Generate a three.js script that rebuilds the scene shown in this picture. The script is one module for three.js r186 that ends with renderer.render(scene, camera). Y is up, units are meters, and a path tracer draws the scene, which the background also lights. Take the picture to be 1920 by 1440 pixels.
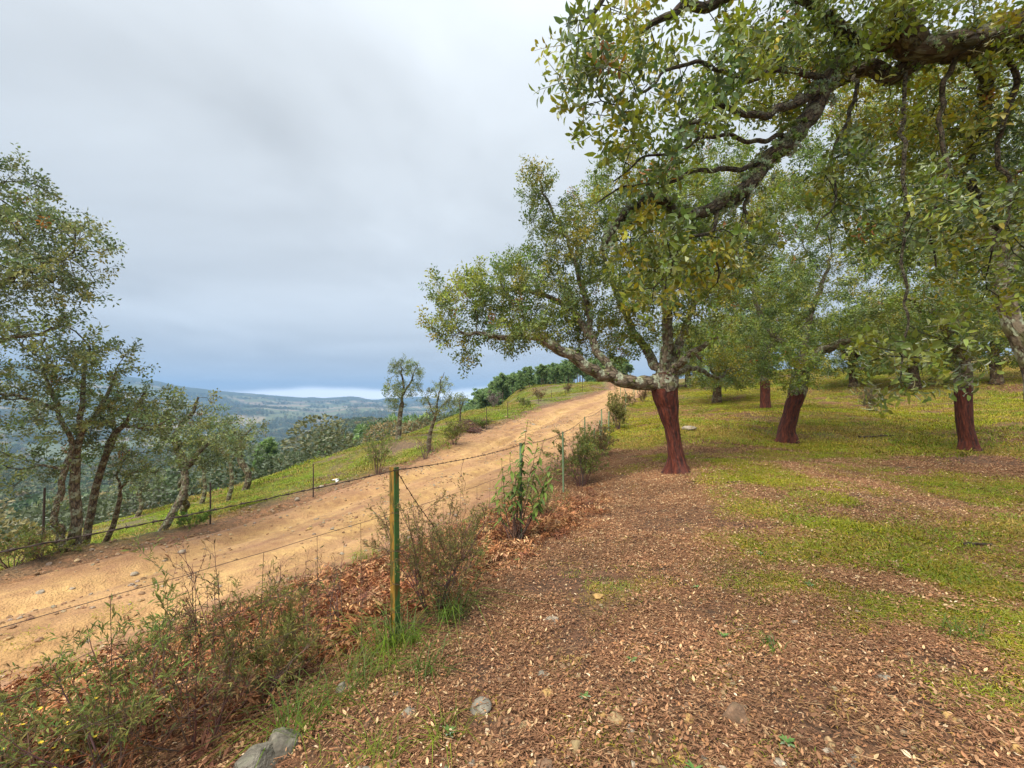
import * as THREE from 'three';
import { mergeGeometries } from 'three/addons/utils/BufferGeometryUtils.js';

// ---------------------------------------------------------------- camera, sky, sun, exposure
const F = 805, EYE = 1.65, PITCH = Math.atan(30 / F);
const scene = new THREE.Scene();
const camera = new THREE.PerspectiveCamera(2 * Math.atan(720 / F) * 180 / Math.PI, 4 / 3, 0.05, 30000);
camera.position.set(0, EYE, 0);
camera.rotation.x = PITCH;
const renderer = new THREE.WebGLRenderer();
renderer.toneMapping = THREE.LinearToneMapping;
renderer.toneMappingExposure = 3.75;
const SKY = 0.345;                               // the sky's radiance under that exposure
renderer.shadowMap.enabled = true;

const SUN = new THREE.DirectionalLight(new THREE.Color().setRGB(1, 0.95, 0.86), 1.5);
SUN.position.set(-26, 60, 18);
SUN.target.position.set(0, 0, -12);
SUN.castShadow = true;
SUN.shadow.radius = 75;
Object.assign(SUN.shadow.camera, { left: -45, right: 45, top: 45, bottom: -45, near: 1, far: 160 });
SUN.shadow.mapSize.set(2048, 2048);
scene.add(SUN, SUN.target);

// ---------------------------------------------------------------- noise
function rng(seed) {
  let s = seed >>> 0;
  return () => { s = (s + 0x6d2b79f5) | 0; let t = Math.imul(s ^ (s >>> 15), 1 | s); t = (t + Math.imul(t ^ (t >>> 7), 61 | t)) ^ t; return ((t ^ (t >>> 14)) >>> 0) / 4294967296; };
}
const hash3 = (x, y, z) => { let h = Math.imul(x, 374761393) ^ Math.imul(y, 668265263) ^ Math.imul(z, 2147483647 ^ 0x5bd1e995); h = Math.imul(h ^ (h >>> 13), 1274126177); h ^= h >>> 16; return (h >>> 0) / 4294967296; };
const sm = (t) => t * t * (3 - 2 * t);
const lerp = (a, b, t) => a + (b - a) * t;
const clamp = (x, a = 0, b = 1) => Math.min(b, Math.max(a, x));
const ss = (a, b, x) => sm(clamp((x - a) / (b - a)));
function vnoise(x, y, seed = 0, period = 0) {      // -1..1 value noise, periodic when asked
  const ix = Math.floor(x), iy = Math.floor(y), fx = sm(x - ix), fy = sm(y - iy);
  const px = Array.isArray(period) ? period[0] : period, py = Array.isArray(period) ? period[1] : period, wx = px ? (v) => ((v % px) + px) % px : (v) => v, wy = py ? (v) => ((v % py) + py) % py : (v) => v;
  const x0 = wx(ix), x1 = wx(ix + 1), y0 = wy(iy), y1 = wy(iy + 1), a = hash3(x0, y0, seed), b = hash3(x1, y0, seed), c = hash3(x0, y1, seed), d = hash3(x1, y1, seed);
  return (a + (b - a) * fx + (c - a) * fy + (a - b - c + d) * fx * fy) * 2 - 1;
}
function fbm(x, y, oct = 4, seed = 0, period = 0) {
  let s = 0, a = 0.5, n = 0;
  for (let i = 0; i < oct; i++) { s += a * vnoise(x, y, seed + i * 17, period); n += a; a *= 0.5; x *= 2; y *= 2; period = Array.isArray(period) ? [period[0] * 2, period[1] * 2] : period * 2; }
  return s / n;
}

// ---------------------------------------------------------------- overcast sky
{
  const W = 1536, H = 768, data = new Float32Array(W * H * 4);
  for (let r = 0; r < H; r++) {
    const up = ((r + 0.5) / H - 0.5) * Math.PI, y = Math.sin(up), cu = Math.cos(up);
    for (let c = 0; c < W; c++) {
      const az = ((c + 0.5) / W - 0.5) * 2 * Math.PI, x = Math.cos(az) * cu, z = Math.sin(az) * cu, o = (r * W + c) * 4;
      let R, G, B;
      if (y < -0.003) { R = 0.16; G = 0.15; B = 0.12; }
      else {
        const yy = Math.max(y, 0) + 0.09, k = 1 / yy;
        const wx = fbm(x * k * 0.5, z * k * 0.5 + 8, 3, 21), n = fbm(x * k * 0.62 + 3.1 + wx, z * k * 0.62 - 1.7, 5, 11) * 0.85 + fbm(x * k * 1.9 + wx * 1.6, z * k * 1.9, 5, 31) * 0.55;
        const e = clamp(y / 0.68);                                      // 0 at the horizon .. 1 at 43 degrees
        const up2 = ss(0.55, 1.0, y);
        let L = lerp(0.46, 0.76, Math.pow(e, 0.8)) + 0.26 * up2;
        L *= 1.02 + 0.30 * n * lerp(0.5, 1, ss(0.02, 0.4, y));
        const blue = lerp(0.16, 0.06, Math.pow(e, 0.6));
        R = L * (0.975 - blue * 0.56); G = L * (1.01 - blue * 0.04); B = L * (1.025 + blue * 0.70);
        const gn = fbm(az * 5.1, y * 30, 4, 77), lo = 0.002, hi = 0.026 + 0.016 * gn;   // the clear strip under the far edge of the cloud
        const gap = ss(lo - 0.01, lo, y) * (1 - ss(hi - 0.014, hi, y)) * ss(-0.35, 0.15, gn + 0.1);
        R = lerp(R, 1.75, gap); G = lerp(G, 1.78, gap); B = lerp(B, 1.82, gap);
      }
      data[o] = R * SKY; data[o + 1] = G * SKY; data[o + 2] = B * SKY; data[o + 3] = 1;
    }
  }
  const t = new THREE.DataTexture(data, W, H, THREE.RGBAFormat, THREE.FloatType);
  t.mapping = THREE.EquirectangularReflectionMapping; t.magFilter = THREE.LinearFilter; t.needsUpdate = true;
  scene.background = t; scene.environment = t;
}
scene.fog = new THREE.FogExp2(new THREE.Color().setRGB(0.36, 0.62, 1.0), 0.0002);

// ---------------------------------------------------------------- helpers
const V = (x, y, z) => new THREE.Vector3(x, y, z);
const cp = Math.cos(PITCH), sp = Math.sin(PITCH);
function at(px, py, d) {                     // a surveyed direction and a distance ahead give a place
  const a = (px - 960) / F, b = (720 - py) / F, fwd = cp - b * sp, up = sp + b * cp;
  return V(a / fwd * d, EYE + up / fwd * d, -d);
}
const taken = {};
function numbered(n) { const k = taken[n] = (taken[n] ?? -1) + 1; return k ? n + '_' + String(k).padStart(3, '0') : n; }
function tag(o, label, category, group, kind) { o.userData.label = label; o.userData.category = category; if (group) o.userData.group = group; if (kind) o.userData.kind = kind; return o; }
function shadows(o) { o.traverse((m) => { if (m.isMesh) m.castShadow = m.receiveShadow = true; }); return o; }
function thing(name, pos, label, category, group) { const g = new THREE.Group(); g.name = numbered(name); if (pos) g.position.copy(pos); tag(g, label, category, group); scene.add(g); return g; }
function part(name, geo, mat, parent) { const m = new THREE.Mesh(geo, mat); m.name = name; m.castShadow = m.receiveShadow = true; parent.add(m); return m; }
function solo(name, geo, mat, label, category, group) { const m = new THREE.Mesh(geo, mat); m.name = numbered(name); m.castShadow = m.receiveShadow = true; tag(m, label, category, group); scene.add(m); return m; }
function structure(name, geo, mat) { const m = new THREE.Mesh(geo, mat); m.name = name; m.castShadow = m.receiveShadow = true; m.userData.kind = 'structure'; scene.add(m); return m; }
function copyOf(src, label, group) { const c = src.clone(); c.name = numbered(src.name.replace(/_\d{3}$/, '')); if (label) c.userData.label = label; if (group) c.userData.group = group; scene.add(c); return c; }
const M4 = () => new THREE.Matrix4(), QT = () => new THREE.Quaternion();
function stuffMesh(name, geo, mat, list, parent) {      // list of {m: Matrix4, c: Color}
  const im = new THREE.InstancedMesh(geo, mat, list.length);
  list.forEach((it, i) => { im.setMatrixAt(i, it.m); if (it.c) im.setColorAt(i, it.c); });
  im.name = name; im.castShadow = im.receiveShadow = true; im.userData.kind = 'stuff';
  (parent ?? scene).add(im);
  return im;
}
const rgb = (r, g, b) => new THREE.Color().setRGB(r, g, b);
function pick(R, list) { return list[Math.floor(R() * list.length)]; }
function jitter(R, c, s = 0.15, h = 0.06) { const k = 1 + (R() * 2 - 1) * s; return rgb(c[0] * k * (1 + (R() * 2 - 1) * h), c[1] * k * (1 + (R() * 2 - 1) * h), c[2] * k * (1 + (R() * 2 - 1) * h)); }

// geometry sink: positions, normals, uv, colours
class Sink {
  constructor() { this.p = []; this.n = []; this.u = []; this.c = []; this.i = []; }
  get count() { return this.p.length / 3; }
  v(x, y, z, nx, ny, nz, u, w, c) { this.p.push(x, y, z); this.n.push(nx, ny, nz); this.u.push(u, w); this.c.push(c[0], c[1], c[2]); return this.p.length / 3 - 1; }
  geo() {
    const g = new THREE.BufferGeometry();
    g.setAttribute('position', new THREE.Float32BufferAttribute(this.p, 3)); g.setAttribute('normal', new THREE.Float32BufferAttribute(this.n, 3));
    g.setAttribute('uv', new THREE.Float32BufferAttribute(this.u, 2)); g.setAttribute('color', new THREE.Float32BufferAttribute(this.c, 3)); g.setIndex(this.i);
    return g;
  }
}
const WHITE = [1, 1, 1];
const _t = V(), _a = V(), _b = V(), _x = V(), _r = V();
// tube along points with radii; wob(k, angle) -> radius factor
function tube(S, pts, rad, sides, col = WHITE, wob = null, tile = 0.22, cap = true) {
  const n = pts.length; if (n < 2) return;
  let prev = null; const rmax = Math.max(...rad), rep = Math.max(1, Math.round(2 * Math.PI * rmax / tile));
  let len = 0; const base = S.count;
  for (let k = 0; k < n; k++) {
    _t.subVectors(pts[Math.min(n - 1, k + 1)], pts[Math.max(0, k - 1)]).normalize();
    if (!prev) { prev = Math.abs(_t.y) < 0.9 ? V(0, 1, 0) : V(1, 0, 0); }
    _a.copy(prev).addScaledVector(_t, -prev.dot(_t)).normalize(); prev = _a.clone();
    _b.crossVectors(_t, _a);
    if (k) len += pts[k].distanceTo(pts[k - 1]);
    for (let s = 0; s <= sides; s++) {
      const th = s / sides * 2 * Math.PI, w = wob ? wob(k, s % sides / sides * 2 * Math.PI, len) : 1;
      _x.copy(_a).multiplyScalar(Math.cos(th)).addScaledVector(_b, Math.sin(th));
      _r.copy(pts[k]).addScaledVector(_x, rad[k] * w);
      S.v(_r.x, _r.y, _r.z, _x.x, _x.y, _x.z, s / sides * rep, len / tile, col);
    }
  }
  for (let k = 0; k < n - 1; k++) for (let s = 0; s < sides; s++) {
    const a = base + k * (sides + 1) + s, b = a + sides + 1;
    S.i.push(a, a + 1, b, b, a + 1, b + 1);
  }
  if (cap) {
    const e = pts[n - 1], d = _t.clone(), c = S.v(e.x + d.x * rad[n - 1] * 0.4, e.y + d.y * rad[n - 1] * 0.4, e.z + d.z * rad[n - 1] * 0.4, d.x, d.y, d.z, 0, len / tile, col), o = base + (n - 1) * (sides + 1);
    for (let s = 0; s < sides; s++) S.i.push(o + s, o + s + 1, c);
  }
}
function smoothNormals(g) { const uv = g.attributes.uv; g.computeVertexNormals(); return g; }

// ---------------------------------------------------------------- textures
function tex(w, h, f, srgb = true, rx = 1, ry = 1) {
  const d = new Uint8Array(w * h * 4);
  for (let y = 0; y < h; y++) for (let x = 0; x < w; x++) {
    const c = f(x / w, y / h, x, y), o = (y * w + x) * 4;
    d[o] = clamp(c[0]) * 255; d[o + 1] = clamp(c[1]) * 255; d[o + 2] = clamp(c[2]) * 255; d[o + 3] = 255;
  }
  const t = new THREE.DataTexture(d, w, h, THREE.RGBAFormat);
  t.wrapS = t.wrapT = THREE.RepeatWrapping; t.magFilter = THREE.LinearFilter; t.minFilter = THREE.LinearMipmapLinearFilter; t.generateMipmaps = true;
  if (srgb) t.colorSpace = THREE.SRGBColorSpace;
  t.repeat.set(rx, ry); t.needsUpdate = true;
  return t;
}
const grey = (v) => [v, v, v];
// cork bark: long broken ridges, grey with pale lichen
const barkH = (u, v) => {
  const wx = u + 0.05 * fbm(u * 4, v * 4, 3, 3, 4), r = Math.abs(fbm(wx * 6, v * 3, 4, 7, 3) );
  return clamp(r * 2.6) * 0.75 + 0.25 * (fbm(u * 24, v * 24, 3, 9, 24) * 0.5 + 0.5);
};
const barkColor = tex(512, 512, (u, v) => {
  const h = barkH(u, v), l = ss(0.08, 0.4, fbm(u * 5, v * 5, 5, 41, 5)), g = ss(0.0, 0.45, fbm(u * 3, v * 3, 5, 57, 3)), f = fbm(u * 60, v * 60, 2, 5, 60) * 0.06;
  let c = [lerp(0.25, 0.53, h) + f, lerp(0.20, 0.47, h) + f, lerp(0.16, 0.39, h) + f];
  c = [lerp(c[0], 0.42, g * 0.5), lerp(c[1], 0.44, g * 0.5), lerp(c[2], 0.24, g * 0.5)];
  return [lerp(c[0], 0.68 + f, l * 0.75), lerp(c[1], 0.71 + f, l * 0.75), lerp(c[2], 0.60 + f, l * 0.75)];
});
const barkBump = tex(512, 512, (u, v) => grey(barkH(u, v)), false);
// stripped cork oak: red brown, vertical streaks and small scars
const redColor = tex(512, 512, (u, v) => {
  const s = fbm(u * 20, v * 3, 4, 71, [20, 3]) , m = fbm(u * 4, v * 4, 5, 73, 4), f = fbm(u * 50, v * 50, 2, 75, 50) * 0.04, dark = ss(0.25, 0.6, fbm(u * 9, v * 4, 4, 79, [9, 4]) + 0.1), pale = ss(0.52, 0.7, fbm(u * 16, v * 10, 3, 83, [16, 10]));
  let c = [0.50 + 0.26 * s + 0.16 * m + f, 0.235 + 0.16 * s + 0.10 * m + f, 0.155 + 0.12 * s + 0.07 * m + f];
  c = [lerp(c[0], 0.27, dark * 0.7), lerp(c[1], 0.13, dark * 0.7), lerp(c[2], 0.10, dark * 0.7)];
  return [lerp(c[0], 0.62, pale * 0.6), lerp(c[1], 0.50, pale * 0.6), lerp(c[2], 0.42, pale * 0.6)];
});
const redBump = tex(512, 512, (u, v) => grey(0.5 + 0.3 * fbm(u * 20, v * 4, 4, 71, [20, 4]) + 0.25 * fbm(u * 6, v * 6, 4, 73, 6)), false);
// soil and litter crumbs
const soilColor = tex(1024, 1024, (u, v) => {
  const a = fbm(u * 90, v * 90, 3, 101, 90), b = fbm(u * 20, v * 20, 4, 105, 20), c = fbm(u * 5, v * 5, 4, 109, 5), s = vnoise(u * 170, v * 170, 113, 170);
  const k = 0.78 + 0.26 * a + 0.14 * b + 0.06 * c + (s > 0.72 ? 0.22 : 0) - (s < -0.75 ? 0.2 : 0);
  return [k * (0.96 + 0.06 * b), k * 0.93, k * (0.9 - 0.05 * c)];
});
const soilBump = tex(1024, 1024, (u, v) => grey(0.5 + 0.28 * fbm(u * 90, v * 90, 3, 101, 90) + 0.3 * fbm(u * 22, v * 22, 4, 105, 22)), false);
const roadColor = tex(1024, 1024, (u, v) => {
  const a = fbm(u * 120, v * 120, 3, 201, 120), b = fbm(u * 16, v * 16, 5, 205, 16), c = fbm(u * 4, v * 4, 4, 209, 4), s = vnoise(u * 140, v * 140, 213, 140);
  const k = 0.87 + 0.09 * a + 0.10 * b + 0.06 * c + (s > 0.84 ? 0.14 : 0) - (s < -0.86 ? 0.16 : 0);
  return [k, k * (0.975 + 0.03 * b), k * (0.95 + 0.05 * c)];
});
const roadBump = tex(1024, 1024, (u, v) => grey(0.5 + 0.22 * fbm(u * 120, v * 120, 3, 201, 120) + 0.3 * fbm(u * 18, v * 18, 4, 205, 18)), false);
const rockColor = tex(512, 512, (u, v) => { const a = fbm(u * 8, v * 8, 5, 301, 8), b = fbm(u * 40, v * 40, 3, 305, 40), l = ss(0.1, 0.5, fbm(u * 6, v * 6, 4, 309, 6)); const k = 0.78 + 0.2 * a + 0.12 * b; return [lerp(k, 0.75, l * 0.4), lerp(k * 0.97, 0.78, l * 0.4), lerp(k * 0.93, 0.70, l * 0.4)]; });
const rockBump = tex(512, 512, (u, v) => grey(0.5 + 0.3 * fbm(u * 10, v * 10, 5, 301, 10) + 0.15 * fbm(u * 50, v * 50, 2, 305, 50)), false);
const rustMap = tex(256, 512, (u, v) => { const a = fbm(u * 6, v * 12, 5, 401, [6, 12]), k = ss(-0.15, 0.35, a), f = fbm(u * 50, v * 50, 2, 403, 50) * 0.06; return [lerp(0.60, 0.34, k) + f, lerp(0.44, 0.30, k) + f, lerp(0.15, 0.11, k) + f]; });
const greenPaint = tex(256, 512, (u, v) => { const a = fbm(u * 5, v * 12, 5, 411, [5, 12]), k = ss(0.12, 0.42, a), f = fbm(u * 60, v * 60, 2, 413, 60) * 0.05; return [lerp(0.27, 0.40, k) + f, lerp(0.42, 0.32, k) + f, lerp(0.21, 0.14, k) + f]; });

// ---------------------------------------------------------------- materials
const mat = (o) => new THREE.MeshStandardMaterial({ roughness: 0.95, ...o });
const M = {
  bark: mat({ map: barkColor, bumpMap: barkBump, bumpScale: 0.02, vertexColors: true }),
  red: mat({ map: redColor, color: rgb(0.40, 0.355, 0.30), bumpMap: redBump, bumpScale: 0.03, roughness: 0.8, vertexColors: true }),
  leaf: new THREE.MeshPhysicalMaterial({ vertexColors: true, roughness: 0.86, transmission: 0.45, thickness: 0, side: THREE.DoubleSide, specularIntensity: 0.9, clearcoat: 0.18, clearcoatRoughness: 0.42 }),
  matte: new THREE.MeshPhysicalMaterial({ vertexColors: true, roughness: 0.95, transmission: 0.4, thickness: 0, side: THREE.DoubleSide, specularIntensity: 0.12 }),
  pebble: mat({ map: rockColor, vertexColors: true, roughness: 0.9 }),
  dry: mat({ vertexColors: true, roughness: 0.85, side: THREE.DoubleSide }),
  twig: mat({ vertexColors: true, roughness: 0.9 }),
  ground: mat({ map: soilColor, bumpMap: soilBump, bumpScale: 0.03, vertexColors: true }),
  road: mat({ map: roadColor, bumpMap: roadBump, bumpScale: 0.035, vertexColors: true }),
  valley: mat({ vertexColors: true, roughness: 1 }),
  rock: mat({ map: rockColor, bumpMap: rockBump, bumpScale: 0.015, vertexColors: true, roughness: 0.85 }),
  wire: mat({ color: rgb(0.075, 0.05, 0.04), roughness: 0.6, metalness: 0.4 }),
  rust: mat({ map: rustMap, roughness: 0.7 }),
  green: mat({ map: greenPaint, roughness: 0.5 }),
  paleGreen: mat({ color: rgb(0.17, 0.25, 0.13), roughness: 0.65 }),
  darkPost: mat({ color: rgb(0.07, 0.045, 0.035), roughness: 0.8 }),
};

// ---------------------------------------------------------------- terrain
const world = ([px, py, d]) => { const p = at(px, py, d); return [p.x, d, p.y]; };
const NEAR_EDGE = [[-7.6, -1.6, EYE - 2.2], world([0, 1310, 3.02]), world([400, 1150, 4.3]), world([745, 1030, 6.2]), world([930, 930, 8.7]), world([1060, 860, 12.5]), world([1130, 800, 19.4]), world([1170, 762, 30]), world([1203, 736, 40]), [16, 52, EYE + 0.5]];
const FAR_EDGE = [[-10.6, 0.7, EYE - 2.4], world([0, 1110, 5.25]), world([350, 1020, 7.0]), world([590, 940, 9.75]), world([700, 900, 11.8]), world([800, 865, 14.2]), world([925, 805, 21.2]), world([1050, 760, 31]), world([1140, 734, 40]), [12.2, 52.5, EYE + 0.5]];
const FENCE = [[-6.3, -4.6, EYE - 1.75], [-3.3, -0.4, EYE - 1.73], world([742, 1195, 3.1]), world([974, 1018, 5.3]), world([1055, 929, 8.2]), world([1096, 866, 11.6]), world([1127, 828, 15.4]), world([1150, 801, 20]), world([1172, 772, 27]), world([1190, 752, 34]), world([1215, 738, 40])];
const ctrl = [
  ...NEAR_EDGE, ...FAR_EDGE, ...FENCE,
  [0, 0, 0.03], [0, -4, 0.05], [3, 0, 0.2], [2, 1.7, 0.17], [-1.9, 1.6, -0.08], [5, -4, 0.35], [-2, -4, 0],
  world([1272, 882, 8.5]), world([1475, 830, 13]), world([1810, 846, 10.5]), world([1434, 766, 20]),
  world([1560, 692, 36]), world([1900, 692, 31]), world([1720, 700, 34]), world([1350, 712, 40]), world([1925, 955, 6]), world([1560, 1010, 4.8]), world([1650, 770, 20]), world([1300, 800, 15]),
  [14, 4, 0.8], [20, 14, 1.3], [34, 30, 4.2], [10, 56, 4.0], [30, 60, 5.0], [26, 0, 1.4], [22, 45, 4.6],
  world([130, 1040, 6.4]), world([-100, 1100, 6]), world([310, 1006, 8]), world([480, 907, 14]), world([700, 832, 20]), world([865, 776, 30]), world([250, 987, 9.5]), world([747, 824, 18]), world([805, 852, 15]), world([600, 890, 14]),
  [-12, 4, EYE - 3.0], [-17, 8, EYE - 4.8], [-22, 16, EYE - 8.5], [-17, 24, EYE - 8], [-14, 36, EYE - 8], [-30, 0, EYE - 11], [-20, -6, EYE - 6], [-8, 48, EYE - 5.2], [0, 58, EYE - 2.6], [-34, 40, EYE - 16],
  world([960, 757, 36]), world([1060, 743, 44]), [5.5, 56, EYE + 0.1],
];
const tps = (() => {
  const n = ctrl.length, N = n + 3, U = (a, b) => { const r2 = ((a[0] - b[0]) ** 2 + (a[1] - b[1]) ** 2) / 100; return r2 < 1e-9 ? 0 : r2 * Math.log(r2); };
  const A = Array.from({ length: N }, () => new Float64Array(N + 1));
  for (let i = 0; i < n; i++) {
    for (let j = 0; j < n; j++) A[i][j] = U(ctrl[i], ctrl[j]);
    A[i][i] += 0.012; A[i][n] = A[n][i] = 1; A[i][n + 1] = A[n + 1][i] = ctrl[i][0] / 10; A[i][n + 2] = A[n + 2][i] = ctrl[i][1] / 10; A[i][N] = ctrl[i][2];
  }
  for (let c = 0; c < N; c++) {
    let p = c; for (let r = c + 1; r < N; r++) if (Math.abs(A[r][c]) > Math.abs(A[p][c])) p = r;
    [A[c], A[p]] = [A[p], A[c]];
    for (let r = 0; r < N; r++) if (r !== c) { const f = A[r][c] / A[c][c]; if (f) for (let k = c; k <= N; k++) A[r][k] -= f * A[c][k]; }
  }
  const w = A.map((row, i) => row[N] / row[i]);
  return (x, d) => { let s = w[n] + w[n + 1] * x / 10 + w[n + 2] * d / 10; for (let i = 0; i < n; i++) { const r2 = ((x - ctrl[i][0]) ** 2 + (d - ctrl[i][1]) ** 2) / 100; if (r2 > 1e-9) s += w[i] * r2 * Math.log(r2); } return s; };
})();
// the wide country: our hill falls into a valley, wooded spurs, far ridges
function country(x, d) {
  const r = Math.hypot(x, d), az = Math.atan2(x, d) * 180 / Math.PI;
  const n1 = fbm(x / 420, d / 420, 4, 501), n2 = fbm(x / 1500 + 9, d / 1500, 4, 509), n3 = fbm(x / 90, d / 90, 3, 517);
  let h = -3 - 27 * ss(14, 110, r) - 40 * ss(90, 420, r) - 46 * ss(350, 1300, r);
  h += n3 * 3 * ss(60, 250, r) + n1 * 16 * ss(150, 700, r) + n2 * 45 * ss(1200, 3600, r);
  // spur of our own hill, sinking to the left
  const crest = 34 * ss(-40, -11, az) + 14 * ss(-30, -20, az) * ss(-10, -20, az);
  h += crest * Math.exp(-(((r - 520) / 190) ** 2)) ;
  // far ridges
  const ridge = (R0, wd, hh) => hh * Math.exp(-(((r - R0) / wd) ** 2));
  const a1 = 112 + 205 * ss(-20, -52, az) + 60 * ss(-34, -46, az) + 22 * fbm(az / 5, 1.5, 4, 523) + 18 * ss(-26, -22, az) * ss(-17, -21, az);
  h += ridge(4300, 1250, a1);
  h += ridge(2500, 520, 34 + 26 * fbm(az / 6 + 4, 7, 3, 527));
  h += ridge(6000, 560, 108 + 62 * fbm(az / 6, 4.5, 4, 531) + 30 * ss(-32, -20, az));
  const hill = 2.6 + 0.4 * ss(60, 90, r) * az / 6 - 3.2 * ss(8, -14, az) * ss(55, 110, r) - 0.09 * Math.max(0, r - 85) + n3 * 1.1;
  return EYE + lerp(h, hill, ss(-15, 3, az) * (1 - 0.9 * ss(170, 420, r)) * (d > 0 ? 1 : 0) + (d <= 0 && x > 0 ? 0.6 * (1 - ss(170, 420, r)) : 0));
}
function H0(x, d) {
  const r = Math.hypot(x, d), k = ss(38, 66, r);
  return (k < 1 ? tps(x, d) * (1 - k) : 0) + (k > 0 ? country(x, d) * k : 0);
}
// road: centre line with two edges
const curve = (pts) => new THREE.CatmullRomCurve3(pts.map((p) => V(p[0], p[2], p[1])), false, 'centripetal');
const NC = curve(NEAR_EDGE), FC = curve(FAR_EDGE), RN = 420, roadSamples = [];
for (let i = 0; i <= RN; i++) {
  const a = NC.getPoint(i / RN), b = FC.getPoint(i / RN);
  roadSamples.push({ ax: a.x, ad: a.z, bx: b.x, bd: b.z, cx: (a.x + b.x) / 2, cd: (a.z + b.z) / 2, w: Math.hypot(a.x - b.x, a.z - b.z) });
}
{ let s = 0; roadSamples.forEach((q, i) => { if (i) s += Math.hypot(q.cx - roadSamples[i - 1].cx, q.cd - roadSamples[i - 1].cd); q.s = s; }); }
function roadAt(x, d) {      // {u: 0 at the fence side .. 1 far side, e: metres inside (+) or outside (-) the edges, s}
  let bi = 0, bd = 1e9;
  for (let i = 0; i <= RN; i += 6) { const q = roadSamples[i], e = (x - q.cx) ** 2 + (d - q.cd) ** 2; if (e < bd) { bd = e; bi = i; } }
  for (let i = Math.max(0, bi - 6); i <= Math.min(RN, bi + 6); i++) { const q = roadSamples[i], e = (x - q.cx) ** 2 + (d - q.cd) ** 2; if (e < bd) { bd = e; bi = i; } }
  const q = roadSamples[bi], vx = (q.bx - q.ax) / q.w, vd = (q.bd - q.ad) / q.w, u = ((x - q.ax) * vx + (d - q.ad) * vd) / q.w;
  return { u, e: Math.min(u, 1 - u) * q.w, s: q.s, far: Math.sqrt(bd), q };
}
function roadProfile(u, s, w) {   // ruts, crown, gullies
  const t = (u - 0.5) * w, wv = 0.18 * Math.sin(s * 0.35) + 0.12 * fbm(s * 0.4, 2, 2, 611);
  let h = 0.06 - 0.115 * Math.exp(-(((t + 0.85 + wv) / 0.23) ** 2)) - 0.12 * Math.exp(-(((t - 0.8 + wv) / 0.25) ** 2)) + 0.02 * fbm(t * 7, s * 0.16, 3, 613);
  h += 0.035 * fbm(t * 1.1, s * 0.55, 4, 617) + 0.014 * fbm(t * 5, s * 2.4, 3, 621);
  const g = Math.abs(fbm(t * 0.9 + s * 0.08, s * 0.22, 3, 631)); h -= 0.09 * (1 - ss(0, 0.1, g)) * ss(14, 20, s) * (1 - 0.5 * ss(28, 36, s));
  h -= 0.16 * (1 - ss(0, 0.14, Math.abs(t - 0.1 - 0.5 * fbm(s * 0.3, 9, 3, 637)))) * ss(17, 20, s) * (1 - ss(25, 31, s));
  return h;
}
const roughness = (x, d) => 0.05 * fbm(x * 0.7, d * 0.7, 4, 641) + 0.018 * fbm(x * 3.5, d * 3.5, 3, 643);
function H(x, d) {          // height of what one stands on
  const r = Math.hypot(x, d);
  let h = H0(x, d) + (r < 70 ? roughness(x, d) * 1.0 : 0);
  if (r < 60) {
    const q = roadAt(x, d), k = ss(-0.45, 0.15, q.e + 0.22 * fbm(x * 1.3, d * 1.3, 3, 647));
    if (k > 0) h = lerp(h, H0(x, d) + roadProfile(clamp(q.u), q.s, q.q.w), k);
    const bank = Math.exp(-(((q.e + 0.5) / 0.35) ** 2));                       // low shoulder along the far edge
    if (q.u > 0.5) h += 0.12 * bank; else h += 0.05 * bank;
  }
  return h;
}
const onRoad = (x, d) => { const q = roadAt(x, d); return ss(-0.25, 0.2, q.e + 0.25 * fbm(x * 1.3, d * 1.3, 3, 647)); };
const mossAt = (x, d) => {   // where moss and short grass win over leaf litter, on the field
  const n = fbm(x * 0.33 + 4, d * 0.33, 4, 651) * 1.0 + fbm(x * 1.3, d * 1.9, 3, 653) * 0.8;
  const lean = 0.98 * Math.max(ss(1.2, 3.7, x + 0.6 * fbm(x * 0.5, d * 0.5, 2, 655)), ss(10.5, 14, d));
  return clamp(ss(-0.1, 0.6, n + lean - 0.60 - 0.16 * (1 - ss(0.6, 2.6, x)) * (1 - ss(8, 12, d))));
};
const verge = (x, d) => { const q = roadAt(x, d); return q.u > 0.5 ? ss(0.0, 0.8, -q.e) : 0; };
// colours of the ground, all of them of the matter itself
function groundColor(x, d) {
  const q = roadAt(x, d), n = fbm(x * 0.9, d * 0.9, 4, 661), n2 = fbm(x * 0.25, d * 0.25, 3, 663), n4 = fbm(x * 4, d * 4, 3, 667);
  let c = [0.205 + 0.06 * n + 0.04 * n4, 0.108 + 0.035 * n + 0.025 * n4, 0.056 + 0.018 * n + 0.014 * n4];          // reddish litter soil
  const m = mossAt(x, d); const mg = [0.33 + 0.08 * n4, 0.305 + 0.08 * n4, 0.04];
  if (q.u < 0.5) { c = c.map((v, i) => lerp(v, mg[i], m * 0.8)); const strw = ss(16, 26, d) * 0.5; c = c.map((v, i) => lerp(v, [0.30, 0.22, 0.075][i], strw * ss(-0.4, 0.3, n2 + n))); }
  else {
    const gv = ss(-0.2, 0.4, n + n2 * 0.7 + 0.02), gc = [0.27 + 0.06 * n4, 0.29 + 0.06 * n4, 0.065], gd = [0.27, 0.18, 0.095];
    c = gd.map((v, i) => lerp(v, gc[i], gv));
  }
  const k = ss(-0.9, 0.1, q.e + 0.5 * n + 0.2 * n4);     // road dirt spilled over the edges
  return c.map((v, i) => lerp(v, [0.40, 0.215, 0.105][i], k));
}
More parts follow.
